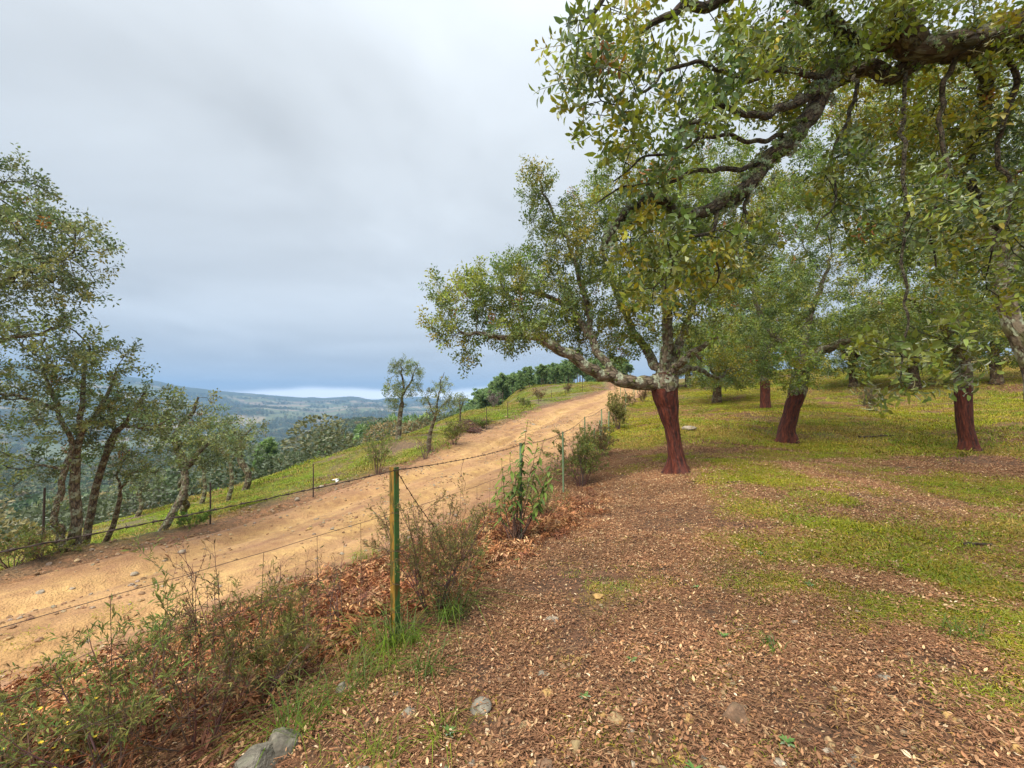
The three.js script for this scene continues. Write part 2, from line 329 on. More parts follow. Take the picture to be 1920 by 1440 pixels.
{
  // near sheet, finer close to where one stands
  const axis = (lo, hi, fine, g) => { const out = [0]; let s = fine, x = 0; while (x < hi) { x += s; s *= g; out.push(Math.min(x, hi)); } s = fine; x = 0; while (x > lo) { x -= s; s *= g; out.unshift(Math.max(x, lo)); } return out; };
  const xs = axis(-70, 75, 0.06, 1.016), ds = axis(-12, 80, 0.06, 1.0155), S = new Sink();
  for (const d of ds) for (const x of xs) {
    const r = Math.hypot(x, d); let h = H(x, d);
    if (r < 60) h -= 0.13 * ss(0.02, 0.4, roadAt(x, d).e);
    S.v(x, h, -d, 0, 1, 0, x / 1.7, d / 1.7, groundColor(x, d));
  }
  const nx = xs.length;
  for (let j = 0; j < ds.length - 1; j++) for (let i = 0; i < nx - 1; i++) { const a = j * nx + i; S.i.push(a, a + 1, a + nx, a + nx, a + 1, a + nx + 1); }
  structure('ground', smoothNormals(S.geo()), M.ground);
  console.log('ground', xs.length, ds.length);
}
{
  // dirt road sheet
  const S = new Sink(), NW = 64;
  for (let i = 0; i <= RN; i++) for (let j = 0; j <= NW; j++) {
    const q = roadSamples[i], u = -0.09 + 1.18 * j / NW, x = lerp(q.ax, q.bx, u), d = lerp(q.ad, q.bd, u), e = Math.min(u, 1 - u) * q.w, t = (u - 0.5) * q.w;
    const edge = e + 0.22 * fbm(x * 1.3, d * 1.3, 3, 647);
    const h = H(x, d) + 0.006 - 0.10 * (1 - ss(-0.32, -0.02, edge));
    const n = fbm(x * 0.8, d * 0.8, 4, 701), n4 = fbm(x * 5, d * 5, 3, 703), wv = 0.18 * Math.sin(q.s * 0.35) + 0.12 * fbm(q.s * 0.4, 2, 2, 611);
    const track = clamp(Math.exp(-(((t + 0.85 + wv) / 0.5) ** 2)) + Math.exp(-(((t - 0.85 + wv) / 0.55) ** 2)));
    const k = clamp(track * 0.7 + 0.55 * n + 0.3 * n4 + 0.15);
    const streak = ss(0.05, 0.5, fbm(t * 3.6, q.s * 0.2, 4, 707));
    let c = [lerp(0.44, 0.65, k), lerp(0.245, 0.41, k), lerp(0.115, 0.17, k)];
    c = c.map((v, m) => lerp(v, [0.36, 0.195, 0.11][m], streak * 0.6 + 0.4 * (1 - ss(0.0, 0.5, edge))));
    S.v(x, h, -d, 0, 1, 0, x / 1.9, d / 1.9, c);
  }
  for (let i = 0; i < RN; i++) for (let j = 0; j < NW; j++) { const a = i * (NW + 1) + j, b = a + NW + 1; S.i.push(a, b, a + 1, a + 1, b, b + 1); }
  structure('dirt_road', smoothNormals(S.geo()), M.road);
}
// what grows where in the valley
function wooded(x, d) { const r = Math.hypot(x, d); return fbm(x / 130, d / 130, 4, 721) + 0.35 * fbm(x / 600, d / 600, 3, 723) + 0.65 * Math.exp(-(((r - 520) / 260) ** 2)) + 0.5 * (1 - ss(90, 240, r)) + 0.55 * ss(3300, 4200, r); }
{
  const S = new Sink(), AZ = 760, RR = 330;
  for (let j = 0; j <= RR; j++) {
    const r = 34 * Math.pow(6900 / 34, j / RR);
    for (let i = 0; i <= AZ; i++) {
      const a = lerp(-100, 60, i / AZ) * Math.PI / 180, x = Math.sin(a) * r, d = Math.cos(a) * r;
      const h = H0(x, d) - 0.6 * (1 - ss(60, 100, r));
      const w = wooded(x, d), n = fbm(x / 60, d / 60, 3, 731), f = hash3(Math.floor(x / 150 + n), Math.floor(d / 110 + n * 0.7), 735);
      const field = f < 0.22 ? [0.26, 0.21, 0.13] : f < 0.55 ? [0.13, 0.145, 0.065] : f < 0.75 ? [0.18, 0.14, 0.095] : [0.10, 0.12, 0.055];
      const wood = [0.045 + 0.018 * n, 0.062 + 0.02 * n, 0.032], k = ss(-0.06, 0.1, w + 0.25 * n);
      S.v(x, h, -d, 0, 1, 0, x, d, wood.map((v, m) => lerp(field[m], v, k)));
    }
  }
  for (let j = 0; j < RR; j++) for (let i = 0; i < AZ; i++) { const a = j * (AZ + 1) + i, b = a + AZ + 1; S.i.push(a, a + 1, b, b, a + 1, b + 1); }
  structure('valley_terrain', smoothNormals(S.geo()), M.valley);
}
console.log('terrain done');
// ---------------------------------------------------------------- leaves
function leafInto(S, R, base, dir, up, len, wid, col, full = true, curl = 0.25, fold = 0.25) {
  const t = dir.clone().normalize(), s = V().crossVectors(t, up).normalize(), n = V().crossVectors(s, t).normalize();
  const pt = (a, b, c) => V().copy(base).addScaledVector(t, a * len).addScaledVector(s, b * wid).addScaledVector(n, c * len);
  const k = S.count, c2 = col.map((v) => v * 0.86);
  const put = (p, c, nn) => S.v(p.x, p.y, p.z, nn.x, nn.y, nn.z, 0, 0, c);
  const nl = n.clone().addScaledVector(s, 0.35).normalize(), nr = n.clone().addScaledVector(s, -0.35).normalize();
  if (full) {
    const b = (x) => -curl * x * x;
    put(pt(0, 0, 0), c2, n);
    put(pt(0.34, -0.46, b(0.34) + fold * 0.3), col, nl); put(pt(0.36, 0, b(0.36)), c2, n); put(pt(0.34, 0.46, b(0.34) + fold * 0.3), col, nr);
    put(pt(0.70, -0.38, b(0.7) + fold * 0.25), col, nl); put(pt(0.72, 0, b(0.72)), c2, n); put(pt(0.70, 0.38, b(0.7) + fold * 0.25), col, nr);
    put(pt(1, 0, b(1)), col, n);
    S.i.push(k, k + 2, k + 1, k, k + 3, k + 2, k + 1, k + 5, k + 4, k + 1, k + 2, k + 5, k + 2, k + 6, k + 5, k + 2, k + 3, k + 6, k + 4, k + 5, k + 7, k + 5, k + 6, k + 7);
  } else {
    put(pt(0, 0, 0), c2, n); put(pt(0.5, -0.48, 0.08), col, nl); put(pt(1, 0, -0.05), col, n); put(pt(0.5, 0.48, 0.08), col, nr);
    S.i.push(k, k + 2, k + 1, k, k + 3, k + 2);
  }
}
const rnd3 = (R, s = 1) => V((R() * 2 - 1) * s, (R() * 2 - 1) * s, (R() * 2 - 1) * s);
// a twig with leaves, along +y
function sprayGeo(seed, o) {
  const R = rng(seed), S = new Sink(), { n, len, leaf, full = true, wid = 0.55, droop = 0, stem = 0.0022, spread = 1 } = o;
  const pts = [V(0, 0, 0)]; let dir = V((R() - 0.5) * 0.3, 1, (R() - 0.5) * 0.3).normalize();
  const seg = 4; for (let i = 0; i < seg; i++) { pts.push(pts[pts.length - 1].clone().addScaledVector(dir, len / seg)); dir.add(rnd3(R, 0.28)).normalize(); }
  tube(S, pts, pts.map((_, i) => stem * (1 - 0.6 * i / seg)), 3, [0.5, 0.38, 0.26], null, 0.2, false);
  for (let i = 0; i < n; i++) {
    const q = Math.min(0.999, 0.12 + 0.9 * (i + R() * 0.6) / n), f = q * seg, a = Math.floor(f), p = pts[a].clone().lerp(pts[a + 1], f - a);
    const ax = pts[a + 1].clone().sub(pts[a]).normalize(), th = i * 2.4 + R() * 0.8, side = V(Math.cos(th), 0, Math.sin(th));
    p.add(rnd3(R, len * 0.10 * spread)); p.addScaledVector(side, len * 0.22 * spread * R());
    const dirL = ax.multiplyScalar(0.35 + R() * 0.5).addScaledVector(side, 0.8 + 0.3 * R()); dirL.y -= droop * R();
    const k = 0.6 + R() * 0.75, warm = R();
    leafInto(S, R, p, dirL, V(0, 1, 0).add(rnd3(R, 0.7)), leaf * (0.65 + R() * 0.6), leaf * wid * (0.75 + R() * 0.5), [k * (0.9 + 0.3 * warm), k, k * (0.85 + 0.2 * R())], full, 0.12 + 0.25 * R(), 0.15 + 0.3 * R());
  }
  return S.geo();
}
const SPRAY = {
  near: [1, 2, 3, 4].map((k) => sprayGeo(900 + k, { n: 13, len: 0.15, leaf: 0.043, wid: 0.46, stem: 0.002 })),
  mid: [1, 2, 3, 4].map((k) => sprayGeo(910 + k, { n: 24, len: 0.26, leaf: 0.055, full: false, stem: 0.003 })),
  far: [1, 2, 3].map((k) => sprayGeo(920 + k, { n: 30, len: 0.5, leaf: 0.105, full: false, wid: 0.65, stem: 0.005 })),
};
const GREENS = {
  oak: [[0.215, 0.31, 0.034], [0.165, 0.255, 0.036], [0.285, 0.345, 0.034], [0.125, 0.205, 0.042], [0.24, 0.315, 0.036], [0.36, 0.345, 0.03]],
  gold: [[0.34, 0.36, 0.022], [0.42, 0.385, 0.02], [0.26, 0.31, 0.026], [0.155, 0.23, 0.032], [0.27, 0.32, 0.024], [0.10, 0.165, 0.04], [0.18, 0.25, 0.03]],
  grey: [[0.19, 0.265, 0.085], [0.155, 0.22, 0.08], [0.245, 0.305, 0.095], [0.125, 0.185, 0.07], [0.24, 0.265, 0.075]],
};

// ---------------------------------------------------------------- trees that grow towards the places where the crown is
// spec: trunk [[V, r]...], limbs [[[V...], r0, r1]...], blobs [[V, rx, ry, rz, n]...]
function growTree(name, spec, label, category = 'tree', group) {
  const R = rng(spec.seed), nodes = [], step = spec.step ?? 0.16, kill = spec.kill ?? 0.24, base = spec.trunk[0][0].clone();
  const add = (p, parent, r, kind) => { nodes.push({ p, parent, r, kind, kids: 0 }); if (parent >= 0) nodes[parent].kids++; return nodes.length - 1; };
  const run = (pts, radii, parent, kind, wig) => {          // resample a polyline
    const c = new THREE.CatmullRomCurve3(pts, false, 'centripetal'), L = c.getLength(), n = Math.max(2, Math.round(L / step)); let last = parent; const ids = [];
    for (let i = kind === 'trunk' ? 0 : 1; i <= n; i++) {
      const t = i / n, p = c.getPointAt(t); if (i > 0 && i < n) p.add(rnd3(R, wig * step));
      const f = t * (radii.length - 1), a = Math.min(radii.length - 2, Math.floor(f)), r = lerp(radii[a], radii[a + 1], f - a);
      last = add(p, last, r, kind); ids.push(last);
    }
    return ids;
  };
  const near = (p) => { let b = 0, bd = 1e9; nodes.forEach((n, i) => { const e = n.p.distanceToSquared(p); if (e < bd) { bd = e; b = i; } }); return b; };
  run(spec.trunk.map((t) => t[0]), spec.trunk.map((t) => t[1]), -1, 'trunk', 0.05);
  const limbIds = [];
  for (const [pts, r0, r1] of spec.limbs) { const from = near(pts[0]); limbIds.push([from, ...run([nodes[from].p.clone(), ...pts.slice(1)], [r0, lerp(r0, r1, 0.4), r1], from, 'limb', 0.22)]); }
  // attraction points
  const A = [];
  for (const [c, rx, ry, rz, n] of spec.blobs) for (let k = 0; k < n; k++) {
    let q; do q = rnd3(R); while (q.lengthSq() > 1); const l = q.length(); q.multiplyScalar(l > 0 ? Math.pow(l, 0.55) / l : 1);
    A.push(V(c.x + q.x * rx, c.y + q.y * ry, c.z + q.z * rz));
  }
  const nd = A.map(() => 1e9), ni = A.map(() => -1), alive = A.map(() => true);
  const upd = (i) => { const p = nodes[i].p; for (let k = 0; k < A.length; k++) if (alive[k]) { const e = p.distanceToSquared(A[k]); if (e < nd[k]) { nd[k] = e; ni[k] = i; } } };
  const first = nodes.findIndex((n) => n.kind === 'limb');
  for (let i = Math.max(0, first); i < nodes.length; i++) upd(i);
  for (let it = 0; it < 140; it++) {
    const pull = new Map(); let any = false;
    for (let k = 0; k < A.length; k++) if (alive[k]) {
      if (nd[k] < kill * kill) { alive[k] = false; continue; }
      any = true; const d = V().subVectors(A[k], nodes[ni[k]].p).normalize(), q = pull.get(ni[k]); if (q) q.add(d); else pull.set(ni[k], d);
    }
    if (!any) break;
    const from = nodes.length;
    for (const [i, d] of pull) {
      if (nodes[i].kids > 3) continue;
      if (d.lengthSq() < 1e-4) d.set(R() - 0.5, R(), R() - 0.5);
      const n = nodes[i], inertia = n.parent >= 0 ? V().subVectors(n.p, nodes[n.parent].p).normalize() : V(0, 1, 0);
      d.normalize().addScaledVector(inertia, n.kind === 'grown' ? 0.35 : 0.1).add(rnd3(R, 0.35)); d.y += spec.lift ?? 0; d.normalize();
      add(n.p.clone().addScaledVector(d, step), i, 0, 'grown');
    }
    if (nodes.length === from) break;
    for (let i = from; i < nodes.length; i++) upd(i);
    if (nodes.length > 9000) break;
  }
  // thickness from the tips inwards
  const E = 2.25, tip = Math.pow(spec.tip ?? 0.0045, E), acc = new Float64Array(nodes.length), heavy = new Int32Array(nodes.length).fill(-1);
  for (let i = nodes.length - 1; i >= 0; i--) { const n = nodes[i]; if (acc[i] === 0) acc[i] = tip; if (n.kind === 'grown') n.r = Math.pow(acc[i], 1 / E); else if (n.kind === 'limb') n.r = Math.max(n.r, Math.min(n.r * 1.12, Math.pow(acc[i], 1 / E))); if (n.parent >= 0) acc[n.parent] += acc[i]; }
  const kids = nodes.map(() => []); nodes.forEach((n, i) => { if (n.parent >= 0) kids[n.parent].push(i); });
  // build, in the tree's own axes with the origin at its foot
  const loc = (p) => p.clone().sub(base), root = thing(name, base, label, category, group);
  const barkWob = (amp, sd) => (k, th, len) => 1 + amp * fbm(Math.cos(th) * 1.6 + sd, Math.sin(th) * 1.6 + len * 2.2, 3, 41 + sd);
  const bc = spec.bark ?? WHITE;
  {
    const ids = nodes.map((n, i) => i).filter((i) => nodes[i].kind === 'trunk'), S = new Sink(), pts = [], rad = [];
    ids.forEach((i) => { pts.push(loc(nodes[i].p)); rad.push(nodes[i].r); });
    // finer rings for the trunk
    const c = new THREE.CatmullRomCurve3(pts), n = Math.max(14, pts.length * 3), P2 = [], R2 = [];
    for (let k = 0; k <= n; k++) { const t = k / n, f = t * (rad.length - 1), a = Math.min(rad.length - 2, Math.floor(f)); P2.push(c.getPoint(t)); R2.push(lerp(rad[a], rad[a + 1], f - a)); }
    const len0 = c.getLength(), roots = spec.roots ?? 0.0, rs = R() * 6;
    tube(S, P2, R2, 28, bc, (k, th, len) => 1 + 0.10 * fbm(Math.cos(th) * 1.3 + rs, Math.sin(th) * 1.3 + len * 0.8, 3, 45) + 0.05 * fbm(Math.cos(th) * 4, Math.sin(th) * 4 + len * 2, 3, 49) + roots * Math.max(0, 1 - len / (0.32 * len0)) ** 2 * (0.5 + 0.5 * Math.cos(th * 3 + rs)), spec.stripped ? 0.5 : clamp(R2[0] * 3, 0.14, 0.5));
    part('trunk', smoothNormals(S.geo()), spec.stripped ? M.red : M.bark, root);
    if (spec.collar) {                                                    // ragged lower edge of the bark left above the cut
      const C = new Sink(), k0 = Math.floor(n * (1 - spec.collar)), cp2 = P2.slice(k0), cr = R2.slice(k0).map((r, k) => r * (k ? 1.13 : 1.05));
      tube(C, cp2, cr, 40, bc, (k, th) => 1 + 0.10 * fbm(Math.cos(th) * 3 + rs, Math.sin(th) * 3 + k, 3, 59), 0.35, false);
      const per = 41, ax = cp2[1].clone().sub(cp2[0]).normalize(); for (let q = 0; q <= 40; q++) { const th = q % 40 / 40 * 6.283, cut = 0.11 * fbm(Math.cos(th) * 2.4 + rs, Math.sin(th) * 2.4, 3, 60); for (let k = 0; k < 2; k++) { const o = (k * per + q) * 3; C.p[o] += ax.x * cut; C.p[o + 1] += ax.y * cut; C.p[o + 2] += ax.z * cut; } }
      part('bark_collar', smoothNormals(C.geo()), M.bark, root);
    }
  }
  limbIds.forEach((ids, q) => {
    const S = new Sink(), pts = ids.map((i) => loc(nodes[i].p)), rad = ids.map((i, k) => k ? nodes[i].r : nodes[ids[1]].r);
    const c = new THREE.CatmullRomCurve3(pts), n = pts.length * 3, P2 = [], R2 = [];
    for (let k = 0; k <= n; k++) { const t = k / n, f = t * (rad.length - 1), a = Math.min(rad.length - 2, Math.floor(f)); P2.push(c.getPoint(t)); R2.push(lerp(rad[a], rad[a + 1], f - a)); }
    tube(S, P2, R2, 14, bc, (k, th, len) => 1 + 0.22 * fbm(Math.cos(th) * 1.5 + q * 3, Math.sin(th) * 1.5 + len * 3, 3, 53) + 0.1 * fbm(Math.cos(th) * 5 + q, Math.sin(th) * 5 + len * 9, 2, 57), clamp(Math.max(...R2) * 3, 0.12, 0.4));
    part('limb', smoothNormals(S.geo()), M.bark, root);
  });
  const S = new Sink(), stack = [];
  nodes.forEach((n, i) => { if (n.kind === 'grown' && nodes[n.parent].kind !== 'grown') stack.push(i); });
  while (stack.length) {
    let i = stack.pop(); const pts = [loc(nodes[nodes[i].parent].p)], rad = [nodes[i].r];
    for (;;) {
      pts.push(loc(nodes[i].p)); rad.push(nodes[i].r);
      const ks = kids[i].filter((k) => nodes[k].kind === 'grown'); if (!ks.length) break;
      ks.sort((a, b) => acc[b] - acc[a]); for (let k = 1; k < ks.length; k++) stack.push(ks[k]); i = ks[0];
    }
    tube(S, pts, rad, rad[0] > 0.035 ? 9 : rad[0] > 0.014 ? 6 : 4, bc.map((v) => v * (spec.twigTone ?? 0.8)), null, 0.15);
  }
  if (S.count) part('branchwork', smoothNormals(S.geo()), M.bark, root).userData.kind = 'stuff';
  // leaves
  const list = [[], [], [], []], geos = SPRAY[spec.spray ?? 'mid'], pal = GREENS[spec.palette ?? 'oak'], per = spec.perNode ?? 2, thin = spec.leafR ?? 0.012, sc = spec.leafScale ?? 1, cut = spec.pure ?? 1;
  let leafCount = 0;
  const singles = [];
  nodes.forEach((n, i) => {
    if (n.kind !== 'grown' || n.r > thin) return;
    const tipNode = kids[i].length === 0, m = per * (tipNode ? 1.7 : 1), num = Math.floor(m) + (R() < m % 1 ? 1 : 0);
    const along = V().subVectors(n.p, nodes[n.parent].p).normalize();
    const tone = 0.78 + 0.5 * clamp(0.5 + fbm(n.p.x * 1.7, n.p.y * 1.7 + n.p.z * 1.3, 2, 61 + spec.seed)), grp = hash3(Math.floor(n.p.x * 1.4), Math.floor(n.p.y * 1.4), Math.floor(n.p.z * 1.4));
    for (let k = 0; k < num; k++) {
      const d = along.clone().multiplyScalar(0.6).add(rnd3(R, 1)); d.y += spec.leafUp ?? 0.15; d.normalize();
      const q = QT().setFromUnitVectors(V(0, 1, 0), d), tw = QT().setFromAxisAngle(V(0, 1, 0), R() * 6.28), s = sc * (0.75 + R() * 0.5), p = loc(n.p).add(rnd3(R, step * 0.4));
      const base3 = R() < (spec.rust ?? 0.004) ? [0.42, 0.17, 0.03] : pal[Math.floor(clamp(grp * 0.7 + R() * 0.45, 0, 0.999) * pal.length)];
      const m4 = M4().compose(p, q.multiply(tw), V(s, s, s));
      list[Math.floor(R() * geos.length)].push({ m: m4, c: jitter(R, base3.map((v) => v * tone), 0.12, 0.08) }); leafCount++;
    }
  });
  const crown = new THREE.Group(); crown.name = 'crown'; root.add(crown);
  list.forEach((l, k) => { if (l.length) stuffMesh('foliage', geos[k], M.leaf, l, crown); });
  if (spec.lichen) {
    const ll = [];
    limbIds.forEach((ids, q) => { if (spec.lichen[q]) ids.forEach((i) => { const n = nodes[i]; for (let k = 0; k < spec.lichen[q]; k++) if (fbm(n.p.x * 3, n.p.y * 3 + n.p.z * 2, 2, 91) > -0.25) {
      const d = rnd3(R).normalize(); d.y = d.y * 0.7 + 0.2; d.normalize(); const s = (0.6 + R() * 0.8) * Math.min(1, 0.35 + n.r * 10);
      ll.push({ m: M4().compose(loc(n.p).add(rnd3(R, step * 0.5)).addScaledVector(d, n.r * 0.9), QT().setFromUnitVectors(V(0, 1, 0), d), V(s, s, s)), c: jitter(R, pick(R, [[0.42, 0.50, 0.22], [0.50, 0.56, 0.34], [0.34, 0.42, 0.12], [0.52, 0.57, 0.42]]), 0.2) });
    } }); });
    if (ll.length) stuffMesh('lichen', LICHEN, M.matte, ll, root);
  }
  root.userData.nodes = undefined;
  console.log(name, 'nodes', nodes.length, 'sprays', leafCount);
  return { root, nodes, kids, base, R };
}
const LICHEN = (() => {
  const R = rng(77), S = new Sink();
  for (let k = 0; k < 34; k++) { const d = V(R() * 2 - 1, R() * 0.9 + 0.15, R() * 2 - 1).normalize(), l = 0.014 + R() * 0.018; leafInto(S, R, d.clone().multiplyScalar(0.004), d, rnd3(R), l, l * 0.5, [0.75 + R() * 0.4, 0.8 + R() * 0.35, 0.75 + R() * 0.4], false); }
  return S.geo();
})();
// crown places given by direction, distance and size as it measures at that distance
const blob = (px, py, d, rx, ry, rz, n) => { const c = at(px, py, d); return [c, rx * d / F, ry * d / F, rz, n]; };
const line = (...p) => p.map((q) => at(...q));
const foot = (px, d, dx = 0) => { const x = (px - 960) / F * d; return V(x + dx, H(x + dx, d), -d); };

// -- the big cork oak beside the road
{
  const b = foot(1268, 8.5), D = 8.5;
  growTree('cork_oak', {
    seed: 5, stripped: true, collar: 0.12, roots: 1.0, step: 0.15, kill: 0.2, perNode: 2.35, leafR: 0.0118, spray: 'mid', palette: 'oak', rust: 0.006, lichen: [9, 6, 5, 5, 4, 5, 3, 3],
    trunk: [[b.clone().add(V(0.03, -0.1, 0)), 0.22], [b.clone().add(V(-0.01, 0.25, 0)), 0.15], [at(1261, 810, D), 0.13], [at(1252, 762, D), 0.14], [at(1246, 735, D), 0.19], [at(1246, 716, D), 0.25], [at(1247, 704, D), 0.22]],
    limbs: [
      [line([1247, 712, D], [1190, 716, D - 0.1], [1130, 702, D - 0.25], [1062, 664, D - 0.4], [1012, 632, D - 0.5], [930, 630, D - 0.6], [862, 622, D - 0.7]), 0.15, 0.022],
      [line([1160, 712, D - 0.15], [1122, 660, D], [1096, 612, D + 0.3], [1062, 575, D + 0.5], [990, 545, D + 0.6], [900, 540, D + 0.6]), 0.085, 0.018],
      [line([1252, 712, D], [1252, 640, D], [1250, 570, D - 0.2], [1238, 490, D - 0.3], [1245, 400, D]), 0.12, 0.025],
      [line([1258, 710, D], [1280, 630, D + 0.4], [1305, 560, D + 0.7], [1345, 500, D + 0.9]), 0.10, 0.025],
      [line([1110, 640, D + 0.1], [1098, 560, D + 0.3], [1072, 470, D + 0.2], [1038, 400, D], [1008, 335, D]), 0.065, 0.014],
      [line([1262, 706, D], [1300, 662, D - 0.6], [1345, 632, D - 1.0]), 0.09, 0.03],
      [line([1255, 705, D], [1200, 640, D + 1.0], [1160, 560, D + 1.5], [1130, 470, D + 1.4], [1150, 380, D + 1.2]), 0.10, 0.03],
      [line([1268, 712, D], [1305, 690, D + 0.4], [1345, 708, D + 0.8], [1370, 690, D + 1]), 0.06, 0.02],
    ],
    blobs: [
      blob(868, 560, D - 0.4, 52, 40, 0.7, 95), blob(930, 545, D, 72, 42, 0.9, 120), blob(845, 618, D - 0.6, 42, 24, 0.5, 50), blob(872, 662, D - 0.6, 22, 26, 0.3, 34), blob(960, 625, D - 0.5, 75, 30, 0.8, 80),
      blob(1005, 575, D + 0.2, 85, 50, 1.1, 150), blob(1000, 500, D + 0.5, 70, 40, 0.8, 80), blob(1008, 345, D, 30, 34, 0.45, 60), blob(1030, 410, D, 38, 36, 0.5, 55), blob(1065, 470, D + 0.2, 58, 70, 0.9, 120), blob(1110, 405, D + 0.5, 55, 45, 0.9, 80),
      blob(1150, 340, D + 1, 48, 45, 0.8, 60), blob(1120, 560, D + 0.6, 75, 70, 1.2, 160), blob(1160, 640, D + 1.0, 75, 35, 1.0, 60), blob(1190, 470, D + 0.8, 80, 90, 1.3, 160), blob(1260, 540, D - 0.2, 85, 85, 1.3, 140), blob(1250, 400, D, 95, 80, 1.4, 140), blob(1340, 480, D + 0.8, 80, 90, 1.4, 130), blob(1340, 620, D - 0.9, 42, 30, 0.7, 45), blob(1365, 690, D + 0.9, 38, 22, 0.5, 30), blob(1060, 640, D + 0.9, 60, 30, 0.7, 40), blob(1400, 400, D + 1.2, 80, 80, 1.2, 120), blob(1330, 330, D + 0.8, 80, 60, 1.2, 90),
    ],
  }, 'large cork oak with stripped red trunk leaning over the dirt road', 'cork oak', 'cork oaks in the field');
}
